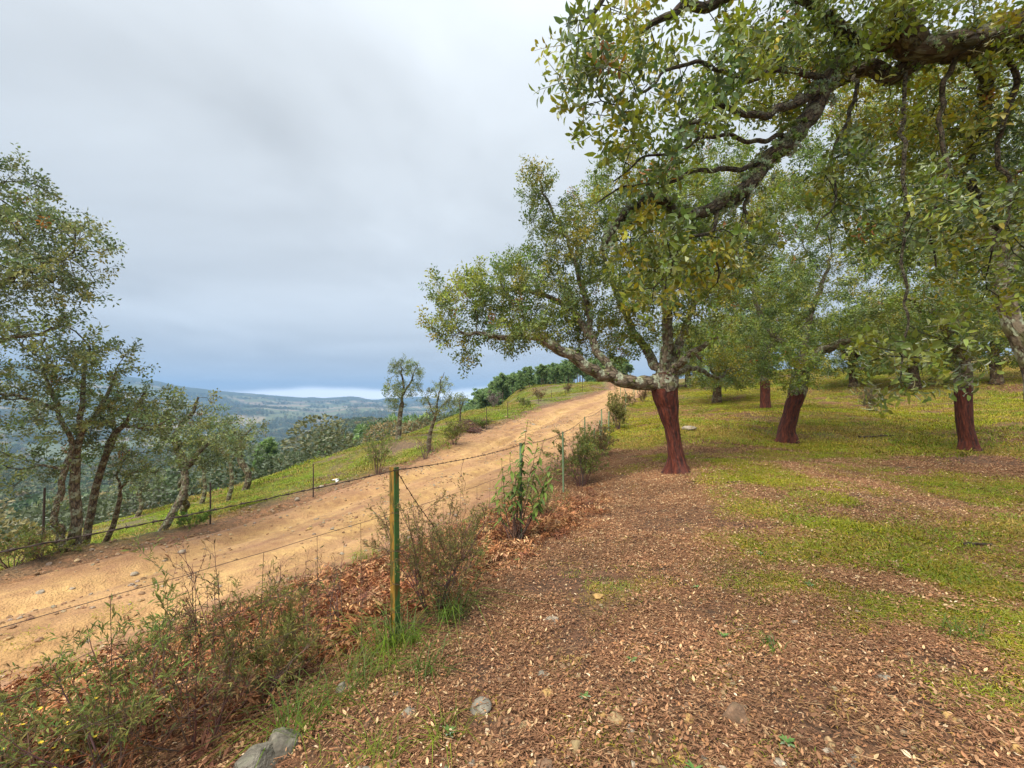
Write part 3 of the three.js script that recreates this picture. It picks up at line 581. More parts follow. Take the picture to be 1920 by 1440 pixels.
// -- oak whose trunk stands outside, its lichened limb reaching over the field
const overhang = (() => {
  const b = V(5.6, H(5.6, 2.3), -2.3);
  return growTree('cork_oak', {
    seed: 23, roots: 0.4, step: 0.085, kill: 0.12, tip: 0.0028, perNode: 1.9, leafR: 0.0064, spray: 'near', palette: 'gold', rust: 0.01, leafUp: -0.25, twigTone: 0.5, bark: [0.5, 0.45, 0.38], leafScale: 1.0, lichen: [16, 26, 6, 8, 5, 3, 0, 5],
    trunk: [[b.clone().add(V(0.1, -0.1, 0)), 0.36], [b.clone().add(V(0, 0.6, 0)), 0.29], [b.clone().add(V(-0.2, 1.6, -0.1)), 0.27], [b.clone().add(V(-0.5, 2.9, -0.3)), 0.25]],
    limbs: [
      [line([2880, 120, 2.6], [2300, 60, 2.7], [1930, 45, 2.8], [1830, 75, 2.85], [1725, 92, 2.9], [1660, 70, 2.9], [1600, 95, 2.9], [1545, 165, 2.8]), 0.15, 0.055],
      [line([1545, 165, 2.8], [1510, 230, 2.75], [1440, 305, 2.7], [1400, 355, 2.65], [1345, 390, 2.6], [1290, 402, 2.55], [1230, 375, 2.5], [1180, 395, 2.45], [1140, 455, 2.4]), 0.058, 0.016],
      [line([1725, 92, 2.9], [1690, 40, 2.8], [1680, -20, 2.7], [1600, -60, 2.6], [1450, -40, 2.5], [1340, 5, 2.45], [1270, 20, 2.4], [1205, 60, 2.35]), 0.075, 0.016],
      [line([1740, 100, 2.9], [1680, 142, 3.0], [1620, 130, 3.1], [1560, 150, 3.2], [1500, 100, 3.3], [1420, 60, 3.3], [1350, 80, 3.2]), 0.06, 0.014],
      [line([1545, 165, 2.8], [1480, 195, 2.6], [1420, 215, 2.45], [1340, 205, 2.35], [1270, 245, 2.3]), 0.03, 0.008],
      [line([1820, 80, 2.85], [1850, 180, 3.2], [1810, 320, 3.4], [1830, 360, 3.4], [1880, 440, 3.4]), 0.05, 0.02],
      [line([1690, 140, 3.0], [1695, 210, 2.9], [1690, 280, 2.8], [1700, 380, 2.7], [1690, 480, 2.6], [1700, 600, 2.55], [1690, 690, 2.5]), 0.014, 0.004],
      [line([1600, 60, 2.9], [1530, 10, 2.7], [1420, -50, 2.5], [1300, -60, 2.3], [1180, -40, 2.2], [1100, 40, 2.15]), 0.045, 0.012],
      [line([1490, 250, 2.72], [1400, 262, 2.6], [1330, 255, 2.5], [1262, 290, 2.45], [1200, 300, 2.4], [1150, 340, 2.35]), 0.016, 0.004],
      [line([1440, 305, 2.7], [1370, 318, 2.6], [1300, 318, 2.5], [1250, 342, 2.45], [1170, 352, 2.4], [1120, 380, 2.36]), 0.018, 0.004],
      [line([1345, 390, 2.6], [1330, 430, 2.5], [1280, 450, 2.45], [1262, 500, 2.4], [1225, 540, 2.36]), 0.013, 0.004],
      [line([1400, 355, 2.65], [1395, 420, 2.6], [1350, 470, 2.55], [1345, 530, 2.5]), 0.012, 0.004],
      [line([1560, 150, 2.85], [1470, 128, 2.6], [1390, 150, 2.45], [1310, 120, 2.35], [1240, 140, 2.28], [1180, 190, 2.2]), 0.02, 0.005],
      [line([1620, 130, 3.0], [1600, 210, 2.9], [1560, 290, 2.85], [1570, 360, 2.8], [1530, 430, 2.75]), 0.014, 0.004],
      [line([1780, 110, 2.9], [1760, 220, 2.9], [1775, 320, 2.85], [1740, 420, 2.8], [1755, 500, 2.75]), 0.018, 0.005],
      [line([1880, 60, 2.8], [1900, 170, 2.9], [1870, 280, 2.9], [1895, 380, 2.9], [1860, 470, 2.85]), 0.02, 0.006],
    ],
    blobs: [
      blob(1090, 110, 2.15, 44, 85, 0.24, 130), blob(1150, 190, 2.2, 70, 55, 0.3, 130), blob(1130, 50, 2.2, 75, 55, 0.3, 110), blob(1200, 245, 2.3, 60, 45, 0.25, 75), blob(1230, 60, 2.4, 60, 60, 0.3, 60),
      blob(1330, 170, 2.4, 80, 55, 0.3, 90), blob(1400, 130, 2.6, 90, 70, 0.4, 110), blob(1490, 130, 3.0, 70, 80, 0.4, 110), blob(1270, 275, 2.4, 70, 45, 0.3, 60), blob(1210, 320, 2.4, 55, 45, 0.25, 65),
      blob(1215, 450, 2.4, 50, 55, 0.25, 90), blob(1230, 540, 2.4, 42, 60, 0.22, 75), blob(1310, 470, 2.55, 60, 60, 0.3, 70), blob(1400, 450, 2.7, 60, 50, 0.3, 50),
      blob(1600, 40, 2.7, 90, 60, 0.4, 110), blob(1760, 20, 2.8, 100, 50, 0.45, 120), blob(1880, 160, 3.1, 80, 80, 0.45, 120), blob(1640, 240, 3.1, 60, 40, 0.3, 35), blob(1780, 250, 3.2, 80, 90, 0.45, 120), blob(1850, 360, 3.4, 80, 80, 0.5, 110),
      blob(1690, 420, 2.7, 80, 60, 0.3, 95), blob(1620, 370, 2.8, 60, 45, 0.3, 50), blob(1690, 700, 2.5, 42, 45, 0.2, 60), blob(1660, 655, 2.5, 40, 30, 0.2, 30), blob(1760, 660, 2.6, 45, 25, 0.2, 22), blob(1500, 20, 2.5, 80, 45, 0.35, 70), blob(1900, 60, 2.7, 80, 60, 0.5, 70), blob(1730, 190, 3.2, 70, 50, 0.4, 80), blob(1560, 330, 2.85, 60, 60, 0.3, 55), blob(1750, 400, 2.8, 70, 60, 0.3, 70), blob(1890, 420, 2.9, 70, 70, 0.3, 80), blob(1350, 500, 2.5, 40, 50, 0.25, 40), blob(1840, 520, 3.0, 70, 50, 0.3, 50), blob(1860, 260, 3.3, 70, 60, 0.4, 80), blob(1640, 110, 3.2, 70, 45, 0.4, 70), blob(1820, 100, 3.3, 90, 40, 0.4, 70),
    ],
  }, 'oak limb with green lichen and hanging yellow-green leaves overhanging the field', 'cork oak', 'cork oaks in the field');
})();
// -- other stripped oaks of the field
{
  const D = 13, b = foot(1472, D);
  growTree('cork_oak', {
    seed: 31, stripped: true, collar: 0.3, roots: 0.6, step: 0.2, kill: 0.27, perNode: 2.6, leafR: 0.014, spray: 'mid', leafScale: 1.15, palette: 'oak', lichen: [4, 4, 4],
    trunk: [[b.clone().add(V(-0.02, -0.1, 0)), 0.27], [b.clone().add(V(0.02, 0.35, 0)), 0.21], [at(1481, 780, D), 0.2], [at(1494, 735, D), 0.22], [at(1502, 700, D), 0.2]],
    limbs: [
      [line([1500, 705, D], [1540, 660, D], [1590, 640, D - 0.4], [1650, 640, D - 0.8]), 0.16, 0.04],
      [line([1498, 705, D], [1470, 650, D + 0.3], [1430, 600, D + 0.5], [1410, 540, D + 0.6]), 0.13, 0.04],
      [line([1502, 702, D], [1512, 630, D + 0.4], [1530, 560, D + 0.6], [1560, 480, D + 0.6]), 0.13, 0.04],
    ],
    blobs: [blob(1420, 655, D - 0.2, 75, 60, 1.3, 170), blob(1480, 690, D - 0.6, 70, 38, 0.8, 110), blob(1540, 590, D, 95, 60, 1.6, 190), blob(1640, 610, D - 0.7, 75, 45, 1.3, 130), blob(1430, 540, D + 0.6, 80, 65, 1.5, 150), blob(1570, 480, D + 0.6, 95, 65, 1.5, 160), blob(1480, 400, D + 0.8, 90, 60, 1.5, 130), blob(1600, 390, D + 0.8, 90, 60, 1.5, 130)],
  }, 'cork oak with short stripped red trunk leaning beside a low leafy clump', 'cork oak', 'cork oaks in the field');
}
const orchardOak = (() => {
  const D = 10.5, b = foot(1810, D);
  return growTree('cork_oak', {
    seed: 37, stripped: true, collar: 0.16, roots: 0.5, step: 0.2, kill: 0.27, perNode: 2.6, leafR: 0.014, spray: 'mid', leafScale: 1.1, palette: 'oak', lichen: [5, 5, 5],
    trunk: [[b.clone().add(V(0.03, -0.1, 0)), 0.2], [b.clone().add(V(0, 0.3, 0)), 0.16], [at(1808, 790, D), 0.155], [at(1806, 728, D), 0.16], [at(1806, 700, D), 0.15]],
    limbs: [
      [line([1806, 728, D], [1804, 690, D], [1790, 640, D - 0.2], [1750, 590, D - 0.4], [1700, 560, D - 0.6]), 0.16, 0.04],
      [line([1804, 690, D], [1822, 640, D + 0.4], [1850, 580, D + 0.6], [1900, 540, D + 0.6]), 0.12, 0.035],
      [line([1805, 690, D], [1806, 600, D + 0.3], [1790, 520, D + 0.4], [1800, 440, D + 0.3]), 0.12, 0.035],
    ],
    blobs: [blob(1790, 630, D - 0.3, 90, 45, 1.2, 170), blob(1715, 570, D - 0.5, 80, 50, 1.2, 140), blob(1870, 570, D + 0.5, 85, 60, 1.3, 140), blob(1790, 530, D + 0.2, 100, 55, 1.5, 170), blob(1810, 440, D + 0.3, 100, 60, 1.5, 160)],
  }, 'cork oak with straight slim stripped trunk under a pale bark collar', 'cork oak', 'cork oaks in the field');
})();
{
  const D = 20, b = foot(1434, D);
  growTree('cork_oak', {
    seed: 41, stripped: true, roots: 0.25, step: 0.28, kill: 0.38, perNode: 2.6, leafR: 0.02, spray: 'far', leafScale: 0.85, palette: 'gold',
    trunk: [[b.clone().add(V(0, -0.1, 0)), 0.24], [b.clone().add(V(0, 0.3, 0)), 0.2], [at(1434, 715, D), 0.2]],
    limbs: [[line([1434, 715, D], [1420, 660, D], [1380, 600, D]), 0.15, 0.05], [line([1434, 715, D], [1445, 650, D], [1490, 600, D]), 0.14, 0.05], [line([1434, 715, D], [1436, 640, D + 0.3], [1430, 560, D + 0.3]), 0.14, 0.05]],
    blobs: [blob(1370, 640, D, 60, 45, 1.5, 130), blob(1450, 600, D, 70, 50, 1.6, 150), blob(1500, 640, D + 0.4, 50, 40, 1.4, 100), blob(1420, 540, D, 90, 50, 1.8, 150)],
  }, 'small cork oak with stripped trunk, half hidden behind the oak with the low clump', 'cork oak', 'cork oaks in the field');
}
// leaning pale trunk
{
  const D = 6, b = V(7.35, H(7.35, D), -D);
  growTree('cork_oak', {
    seed: 43, roots: 0.3, step: 0.15, kill: 0.2, perNode: 2.4, leafR: 0.011, spray: 'mid', leafScale: 0.9, palette: 'oak', bark: [1.15, 1.15, 1.1], lichen: [6, 6, 5, 4],
    trunk: [[b.clone().add(V(0.02, -0.1, 0)), 0.17], [b.clone().add(V(0, 0.3, 0)), 0.13], [at(1950, 820, D), 0.12], [at(1938, 700, D), 0.115], [at(1900, 610, D), 0.105], [at(1876, 540, D), 0.095]],
    limbs: [
      [line([1876, 540, D], [1872, 470, D], [1880, 430, D], [1862, 350, D + 0.2], [1810, 280, D + 0.3]), 0.085, 0.025],
      [line([1880, 435, D], [1840, 440, D - 0.2], [1770, 436, D - 0.3], [1690, 470, D - 0.3]), 0.05, 0.015],
      [line([1876, 520, D], [1930, 440, D + 0.3], [1990, 360, D + 0.4]), 0.10, 0.03],
      [line([1870, 470, D], [1830, 400, D + 0.8], [1740, 330, D + 1.1], [1640, 300, D + 1.2]), 0.07, 0.02],
    ],
    blobs: [blob(1700, 460, D - 0.3, 70, 50, 0.8, 120), blob(1810, 390, D, 90, 60, 1.0, 150), blob(1830, 290, D + 0.3, 110, 70, 1.1, 170), blob(1650, 310, D + 1.2, 110, 70, 1.0, 150), blob(1950, 350, D + 0.4, 100, 90, 1.0, 130), blob(1540, 330, D + 1.4, 80, 60, 0.8, 90), blob(1570, 240, D + 1.4, 70, 55, 0.8, 70), blob(1700, 200, D + 1.0, 90, 60, 0.9, 110), blob(1860, 190, D + 0.6, 90, 60, 0.9, 110), blob(1900, 480, D + 0.4, 60, 50, 0.8, 80)],
  }, 'cork oak with pale grey lichened trunk leaning inward, still in its bark', 'cork oak', 'cork oaks in the field');
}
// the rows further up the field: two more kinds, then copies of them
function fieldOak(seed, palette, label) {
  const R = rng(seed), b = V(0, 0, 0);
  return growTree('cork_oak', {
    seed, roots: 0.25, bark: [0.5, 0.38, 0.3], step: 0.3, kill: 0.4, perNode: 2.5, leafR: 0.02, spray: 'far', leafScale: 0.85, palette,
    trunk: [[V(0, -0.15, 0), 0.27], [V(0.02, 0.3, 0), 0.22], [V(0.05 * (seed % 3), 1.5, 0), 0.2]],
    limbs: [[[V(0, 1.5, 0), V(-0.9, 2.3, 0.2), V(-2.0, 2.7, 0.1)], 0.15, 0.05], [[V(0, 1.5, 0), V(0.8, 2.4, -0.3), V(1.9, 3.0, -0.4)], 0.15, 0.05], [[V(0, 1.5, 0), V(0.1, 2.6, 0.6), V(-0.2, 3.8, 0.9)], 0.14, 0.05], [[V(0, 1.5, 0), V(-0.1, 2.4, -0.8), V(0.3, 3.2, -1.6)], 0.12, 0.05]],
    blobs: [[V(-1.9, 3.0, 0.2), 1.2, 0.8, 1.2, 110], [V(1.9, 3.2, -0.3), 1.3, 0.9, 1.2, 120], [V(0, 4.2, 0.5), 1.6, 0.9, 1.5, 150], [V(0.2, 3.5, -1.5), 1.3, 0.9, 1.0, 100], [V(0.1, 3.0, 1.5), 1.2, 0.7, 0.9, 80], [V(0.9, 1.5, 0.9), 1.4, 0.7, 1.0, 90], [V(-0.9, 1.4, -0.6), 1.4, 0.7, 1.2, 90], [V(-0.2, 1.3, 1.2), 1.2, 0.6, 0.8, 60]],
  }, label, 'cork oak', 'rows of cork oaks further up the field').root;
}
const farOaks = [fieldOak(51, 'oak', 'distant dark green cork oak further up the grassy field'), fieldOak(53, 'gold', 'distant yellow-green cork oak further up the grassy field')];
{
  const spots = [[1345, 28, 1], [1600, 27, 1], [1715, 24, 0], [1870, 22, 1], [1400, 36, 0], [1650, 37, 1], [1770, 34, 0], [1290, 40, 0]], R = rng(57), used = [0, 0];
  for (const [px, d, k] of spots) {
    const o = used[k]++ ? copyOf(farOaks[k]) : farOaks[k], p = foot(px, d), s = 0.85 + R() * 0.35;
    o.position.copy(p); o.rotation.y = R() * 6.28; o.scale.set(s, s, s);
  }
}
// ---------------------------------------------------------------- trees beyond the road
growTree('holm_oak', {
  seed: 61, step: 0.13, kill: 0.17, perNode: 1.6, leafR: 0.010, spray: 'mid', leafScale: 0.85, palette: 'grey', bark: [0.8, 0.85, 0.8], leafUp: 0.1,
  trunk: [[V(-8.6, H(-8.6, 5.3) - 0.1, -5.3), 0.2], [at(-300, 900, 5.4), 0.17], [at(-240, 700, 5.5), 0.15]],
  limbs: [
    [line([-240, 700, 5.5], [-140, 650, 5.5], [-20, 636, 5.5], [60, 628, 5.5], [120, 610, 5.6]), 0.08, 0.012],
    [line([-240, 700, 5.5], [-130, 590, 5.4], [-10, 535, 5.4], [70, 505, 5.4], [140, 470, 5.4]), 0.08, 0.012],
    [line([-240, 700, 5.5], [-150, 500, 5.5], [-50, 400, 5.5], [10, 340, 5.5]), 0.09, 0.015],
  ],
  blobs: [blob(15, 340, 5.5, 34, 44, 0.5, 80), blob(60, 420, 5.4, 60, 45, 0.6, 110), blob(135, 455, 5.4, 62, 38, 0.5, 120), blob(40, 520, 5.4, 80, 50, 0.7, 110), blob(120, 530, 5.4, 50, 40, 0.5, 75), blob(30, 610, 5.5, 80, 45, 0.6, 110), blob(110, 645, 5.6, 60, 40, 0.6, 90), blob(-60, 480, 5.5, 80, 120, 0.8, 120)],
}, 'grey-green holm oak branches spreading high against the cloud', 'holm oak', 'oaks along the far side of the road');
{
  const D = 6.5;
  growTree('holm_oak', {
    seed: 63, step: 0.14, kill: 0.19, perNode: 1.6, leafR: 0.010, spray: 'mid', leafScale: 0.85, palette: 'grey', bark: [0.85, 0.85, 0.8], roots: 0.25, lichen: [4, 6, 3, 2, 3],
    trunk: [[foot(146, D).add(V(0, -0.1, 0)), 0.085], [at(144, 980, D), 0.066], [at(140, 900, D), 0.062], [at(143, 860, D), 0.055]],
    limbs: [
      [line([143, 860, D], [150, 800, D], [155, 720, D + 0.1], [160, 660, D + 0.2]), 0.045, 0.016],
      [line([146, 1030, D], [122, 1034, D - 0.2], [108, 970, D - 0.25], [118, 890, D - 0.2], [136, 845, D - 0.1], [118, 790, D - 0.2], [90, 720, D - 0.2], [85, 660, D - 0.2]), 0.05, 0.014],
      [line([118, 885, D - 0.2], [80, 870, D - 0.3], [40, 880, D - 0.4]), 0.022, 0.008],
      [line([110, 770, D - 0.2], [60, 750, D - 0.3], [0, 735, D - 0.3], [-50, 720, D - 0.3]), 0.03, 0.01],
      [line([150, 800, D], [190, 760, D + 0.2], [215, 700, D + 0.3]), 0.04, 0.012],
    ],
    blobs: [blob(165, 690, D, 70, 40, 0.8, 120), blob(215, 672, D + 0.2, 36, 26, 0.4, 45), blob(90, 700, D - 0.2, 60, 45, 0.7, 100), blob(10, 740, D - 0.3, 60, 45, 0.6, 80), blob(175, 770, D + 0.2, 60, 45, 0.7, 90), blob(60, 830, D - 0.2, 70, 45, 0.7, 80), blob(120, 780, D - 0.3, 50, 30, 0.6, 50), blob(40, 885, D - 0.4, 40, 30, 0.4, 45)],
  }, 'holm oak with two lichened trunks from one foot beside the far fence', 'holm oak', 'oaks along the far side of the road');
}
{
  const D = 7;
  growTree('holm_oak', {
    seed: 65, step: 0.14, kill: 0.19, perNode: 1.65, leafR: 0.010, spray: 'mid', leafScale: 0.85, palette: 'grey', bark: [0.8, 0.75, 0.68], roots: 0.2, lichen: [2, 2, 2],
    trunk: [[foot(163, D).add(V(0, -0.1, 0)), 0.062], [at(170, 970, D), 0.052], [at(182, 905, D), 0.05], [at(200, 850, D), 0.046]],
    limbs: [[line([200, 850, D], [222, 805, D], [250, 770, D], [275, 730, D]), 0.05, 0.014], [line([205, 845, D], [215, 790, D + 0.3], [190, 740, D + 0.3]), 0.035, 0.012], [line([225, 800, D], [270, 800, D - 0.2], [310, 790, D - 0.2]), 0.025, 0.01]],
    blobs: [blob(265, 755, D, 52, 34, 0.6, 110), blob(295, 795, D - 0.1, 34, 34, 0.5, 70), blob(220, 790, D + 0.1, 50, 45, 0.6, 90), blob(190, 840, D + 0.2, 50, 36, 0.5, 60), blob(255, 840, D + 0.1, 40, 26, 0.4, 50)],
  }, 'slender holm oak with brown curving trunk beside the two-trunked oak', 'holm oak', 'oaks along the far side of the road');
}
{
  const D = 7.3;
  growTree('oak_sapling', {
    seed: 67, step: 0.1, kill: 0.15, perNode: 1.4, leafR: 0.008, spray: 'mid', leafScale: 0.8, palette: 'grey', bark: [0.85, 0.72, 0.6],
    trunk: [[foot(198, D).add(V(0, -0.08, 0)), 0.05], [at(210, 990, D), 0.04], [at(222, 950, D), 0.036], [at(225, 925, D), 0.03]],
    limbs: [[line([225, 925, D], [240, 895, D], [262, 880, D]), 0.02, 0.008], [line([225, 925, D], [220, 890, D], [235, 860, D]), 0.02, 0.008]],
    blobs: [blob(255, 885, D, 36, 26, 0.35, 60), blob(225, 880, D, 30, 30, 0.3, 45)],
  }, 'young oak with bare reddish stem and a small pale crown', 'sapling');
}
{
  const D = 9;
  growTree('holm_oak', {
    seed: 69, step: 0.16, kill: 0.22, perNode: 2.0, leafR: 0.012, spray: 'mid', leafScale: 0.95, palette: 'grey', bark: [0.85, 0.85, 0.8], roots: 0.2, lichen: [4, 3, 2, 3],
    trunk: [[foot(304, D - 0.8).add(V(0, -0.1, 0)), 0.075], [at(322, 965, D - 0.6), 0.064], [at(346, 915, D - 0.3), 0.062], [at(345, 880, D - 0.1), 0.06]],
    limbs: [
      [line([345, 880, D - 0.1], [338, 850, D], [330, 815, D], [360, 775, D], [372, 745, D]), 0.08, 0.018],
      [line([345, 880, D - 0.1], [375, 845, D], [405, 815, D + 0.2]), 0.06, 0.014],
      [line([332, 840, D], [300, 810, D], [290, 770, D]), 0.04, 0.012],
      [line([342, 975, D + 0.6], [346, 960, D + 0.6], [343, 905, D + 0.3], [344, 880, D - 0.1]), 0.066, 0.058],
    ],
    blobs: [blob(362, 770, D, 30, 26, 0.5, 60), blob(350, 810, D, 55, 34, 0.7, 110), blob(405, 820, D + 0.2, 44, 34, 0.6, 80), blob(370, 855, D, 50, 24, 0.5, 70), blob(310, 800, D, 36, 36, 0.5, 60)],
  }, 'holm oak with strongly leaning lichened trunk on the grassy verge', 'holm oak', 'oaks along the far side of the road');
}
{
  const D = 13;
  growTree('holm_oak', {
    seed: 71, step: 0.2, kill: 0.28, perNode: 2.0, leafR: 0.013, spray: 'mid', leafScale: 1.1, palette: 'grey', bark: [0.8, 0.78, 0.7],
    trunk: [[foot(462, D).add(V(0, -0.1, 0)), 0.10], [at(466, 890, D), 0.09], [at(452, 865, D), 0.09], [at(448, 845, D), 0.08]],
    limbs: [[line([448, 845, D], [440, 825, D], [415, 815, D]), 0.05, 0.015], [line([448, 845, D], [460, 815, D], [478, 800, D]), 0.05, 0.015]],
    blobs: [blob(430, 820, D, 40, 22, 0.7, 70), blob(465, 805, D, 34, 20, 0.6, 60), blob(448, 795, D, 30, 14, 0.5, 40)],
  }, 'small flat-topped oak with crooked trunk at the brow of the slope', 'holm oak', 'oaks along the far side of the road');
  const D2 = 11.5;
  for (const [px, sd, top, label] of [[382, 73, 892, 'thin pale lichened sapling behind the leaning oak'], [432, 75, 870, 'thin pale lichened sapling below the flat-topped oak'], [262, 77, 935, 'thin dark sapling behind the young oak with bare stem']]) {
    const f = foot(px, D2), y0 = 750 + (EYE - f.y) / D2 * F;
    growTree('oak_sapling', {
      seed: sd, step: 0.14, kill: 0.2, perNode: 1.6, leafR: 0.01, spray: 'mid', leafScale: 0.9, palette: 'grey', bark: [1.2, 1.25, 1.1],
      trunk: [[f.clone().add(V(0, -0.08, 0)), 0.06], [at(px + 3, (y0 + top) / 2, D2), 0.05], [at(px, top, D2), 0.04]],
      limbs: [[line([px, top, D2], [px + 8, top - 20, D2], [px + 20, top - 36, D2]), 0.03, 0.01], [line([px, top, D2], [px - 8, top - 22, D2], [px - 22, top - 34, D2]), 0.03, 0.01]],
      blobs: [blob(px, top - 34, D2, 34, 24, 0.5, 70)],
    }, label, 'sapling');
  }
}
// small trees at the upper verge
{
  let D = 18, f = foot(747, D);
  growTree('young_cork_oak', {
    seed: 81, step: 0.16, kill: 0.2, perNode: 2.2, leafR: 0.013, spray: 'mid', leafScale: 1.0, palette: 'grey', bark: [0.75, 0.75, 0.7], roots: 0.2,
    trunk: [[f.clone().add(V(0, -0.1, 0)), 0.13], [at(749, 790, D), 0.10], [at(754, 755, D), 0.085]],
    limbs: [[line([754, 755, D], [757, 725, D], [752, 700, D], [754, 670, D]), 0.06, 0.012], [line([756, 740, D], [768, 720, D], [778, 695, D], [784, 684, D]), 0.045, 0.01], [line([755, 748, D], [745, 738, D], [736, 728, D]), 0.035, 0.01]],
    blobs: [blob(752, 690, D, 18, 18, 0.4, 60), blob(777, 697, D, 15, 20, 0.35, 50), blob(742, 735, D, 18, 20, 0.45, 75), blob(768, 728, D, 18, 18, 0.4, 50), blob(745, 757, D, 14, 10, 0.3, 30)],
  }, 'taller of the small verge trees, dark forked crown, with bare lower trunk', 'tree', 'small trees on the upper verge');
  D = 15; f = foot(804, D);
  growTree('young_cork_oak', {
    seed: 83, step: 0.14, kill: 0.19, perNode: 1.7, leafR: 0.011, spray: 'mid', leafScale: 0.85, palette: 'grey', bark: [0.7, 0.68, 0.62],
    trunk: [[f.clone().add(V(0, -0.1, 0)), 0.085], [at(806, 815, D), 0.07], [at(816, 782, D), 0.055]],
    limbs: [[line([816, 782, D], [822, 750, D], [826, 720, D], [833, 698, D]), 0.035, 0.008], [line([816, 782, D], [803, 755, D], [796, 736, D]), 0.03, 0.008], [line([816, 780, D], [830, 762, D], [842, 748, D]), 0.025, 0.008]],
    blobs: [blob(827, 720, D, 14, 22, 0.35, 55), blob(803, 745, D, 17, 16, 0.4, 60), blob(838, 755, D, 18, 18, 0.4, 60), blob(820, 770, D, 22, 10, 0.4, 40)],
  }, 'sparse thin verge tree with airy twiggy crown beside the road edge', 'tree', 'small trees on the upper verge');
  D = 24; f = foot(863, D);
  growTree('young_cork_oak', {
    seed: 85, step: 0.2, kill: 0.26, perNode: 3, leafR: 0.014, spray: 'mid', leafScale: 1.0, palette: 'grey', bark: [0.7, 0.7, 0.65],
    trunk: [[f.clone().add(V(0, -0.1, 0)), 0.06], [at(863, 785, D), 0.05], [at(863, 768, D), 0.045]],
    limbs: [[line([863, 768, D], [858, 752, D], [856, 744, D]), 0.03, 0.01], [line([863, 768, D], [869, 754, D], [872, 748, D]), 0.03, 0.01]],
    blobs: [blob(863, 750, D, 15, 12, 0.45, 90)],
  }, 'smallest verge tree with a rounded grey-green tuft on a thin stem', 'tree', 'small trees on the upper verge');
}
console.log('oaks done');
// ---------------------------------------------------------------- pines
const NEEDLES = [1, 2].map((k) => {
  const R = rng(1000 + k), S = new Sink();
  for (let i = 0; i < 46; i++) {
    const d = V(R() * 2 - 1, R() * 1.1 - 0.2, R() * 2 - 1).normalize(), l = 0.28 + R() * 0.2, k2 = 0.7 + R() * 0.55;
    leafInto(S, R, rnd3(R, 0.16), d, rnd3(R), l, l * 0.30, [k2, k2, k2 * 0.9], false);
  }
  return S.geo();
});
function pine(seed, umbrella) {
  const R = rng(seed), h = umbrella ? 8.5 : 9, root = thing('pine_tree', null, '', 'pine', ''), S = new Sink(), pts = [], rad = [];
  for (let k = 0; k <= 10; k++) { const t = k / 10; pts.push(V(0.15 * Math.sin(t * 3 + seed), h * 0.96 * t - 0.2, 0.12 * Math.cos(t * 2 + seed))); rad.push(0.17 * (1 - t * 0.9) + 0.012); }
  tube(S, pts, rad, 8, [0.62, 0.5, 0.42]);
  part('trunk', smoothNormals(S.geo()), M.bark, root);
  const B = new Sink(), lists = [[], []], n = umbrella ? 34 : 58, pal = [[0.25, 0.38, 0.11], [0.21, 0.34, 0.11], [0.30, 0.43, 0.12], [0.18, 0.29, 0.10]];
  for (let k = 0; k < n; k++) {
    const t = umbrella ? 0.52 + 0.45 * R() : 0.12 + 0.88 * Math.pow(k / n, 0.9), y = t * h * 0.95, a = k * 2.4 + R(), reach = umbrella ? (1.2 + 1.9 * R()) * (1.1 - 0.5 * Math.abs(t - 0.72) * 2) : (0.35 + 2.0 * Math.pow(1 - t, 0.8)) * (0.75 + 0.4 * R());
    const e = V(Math.cos(a) * reach, y + (umbrella ? 0.6 + 0.5 * R() : reach * (0.12 + 0.25 * t)), Math.sin(a) * reach), s = V(pts[Math.min(10, Math.floor(t * 10))].x, y, pts[Math.min(10, Math.floor(t * 10))].z), m = s.clone().lerp(e, 0.5).add(V(0, -0.12, 0));
    tube(B, [s, m, e], [0.04 * (1 - t * 0.6), 0.025, 0.01], 4, [0.55, 0.45, 0.38]);
    const num = Math.ceil(reach * (umbrella ? 4 : 3.6)) + 1;
    for (let q = 0; q < num; q++) {
      const f = 0.3 + 0.75 * (q + R()) / num, p = s.clone().lerp(e, Math.min(1.02, f)).add(rnd3(R, umbrella ? 0.38 : 0.26)), sc = 0.75 + R() * 0.6;
      lists[Math.floor(R() * 2)].push({ m: M4().compose(p, QT().setFromEuler(new THREE.Euler(R() * 0.8, R() * 6.28, R() * 0.8)), V(sc, sc * 0.85, sc)), c: jitter(R, pick(R, pal), 0.2) });
    }
  }
  part('branchwork', smoothNormals(B.geo()), M.bark, root).userData.kind = 'stuff';
  const crown = new THREE.Group(); crown.name = 'crown'; root.add(crown);
  lists.forEach((l, k) => stuffMesh('foliage', NEEDLES[k], M.leaf, l, crown));
  return root;
}
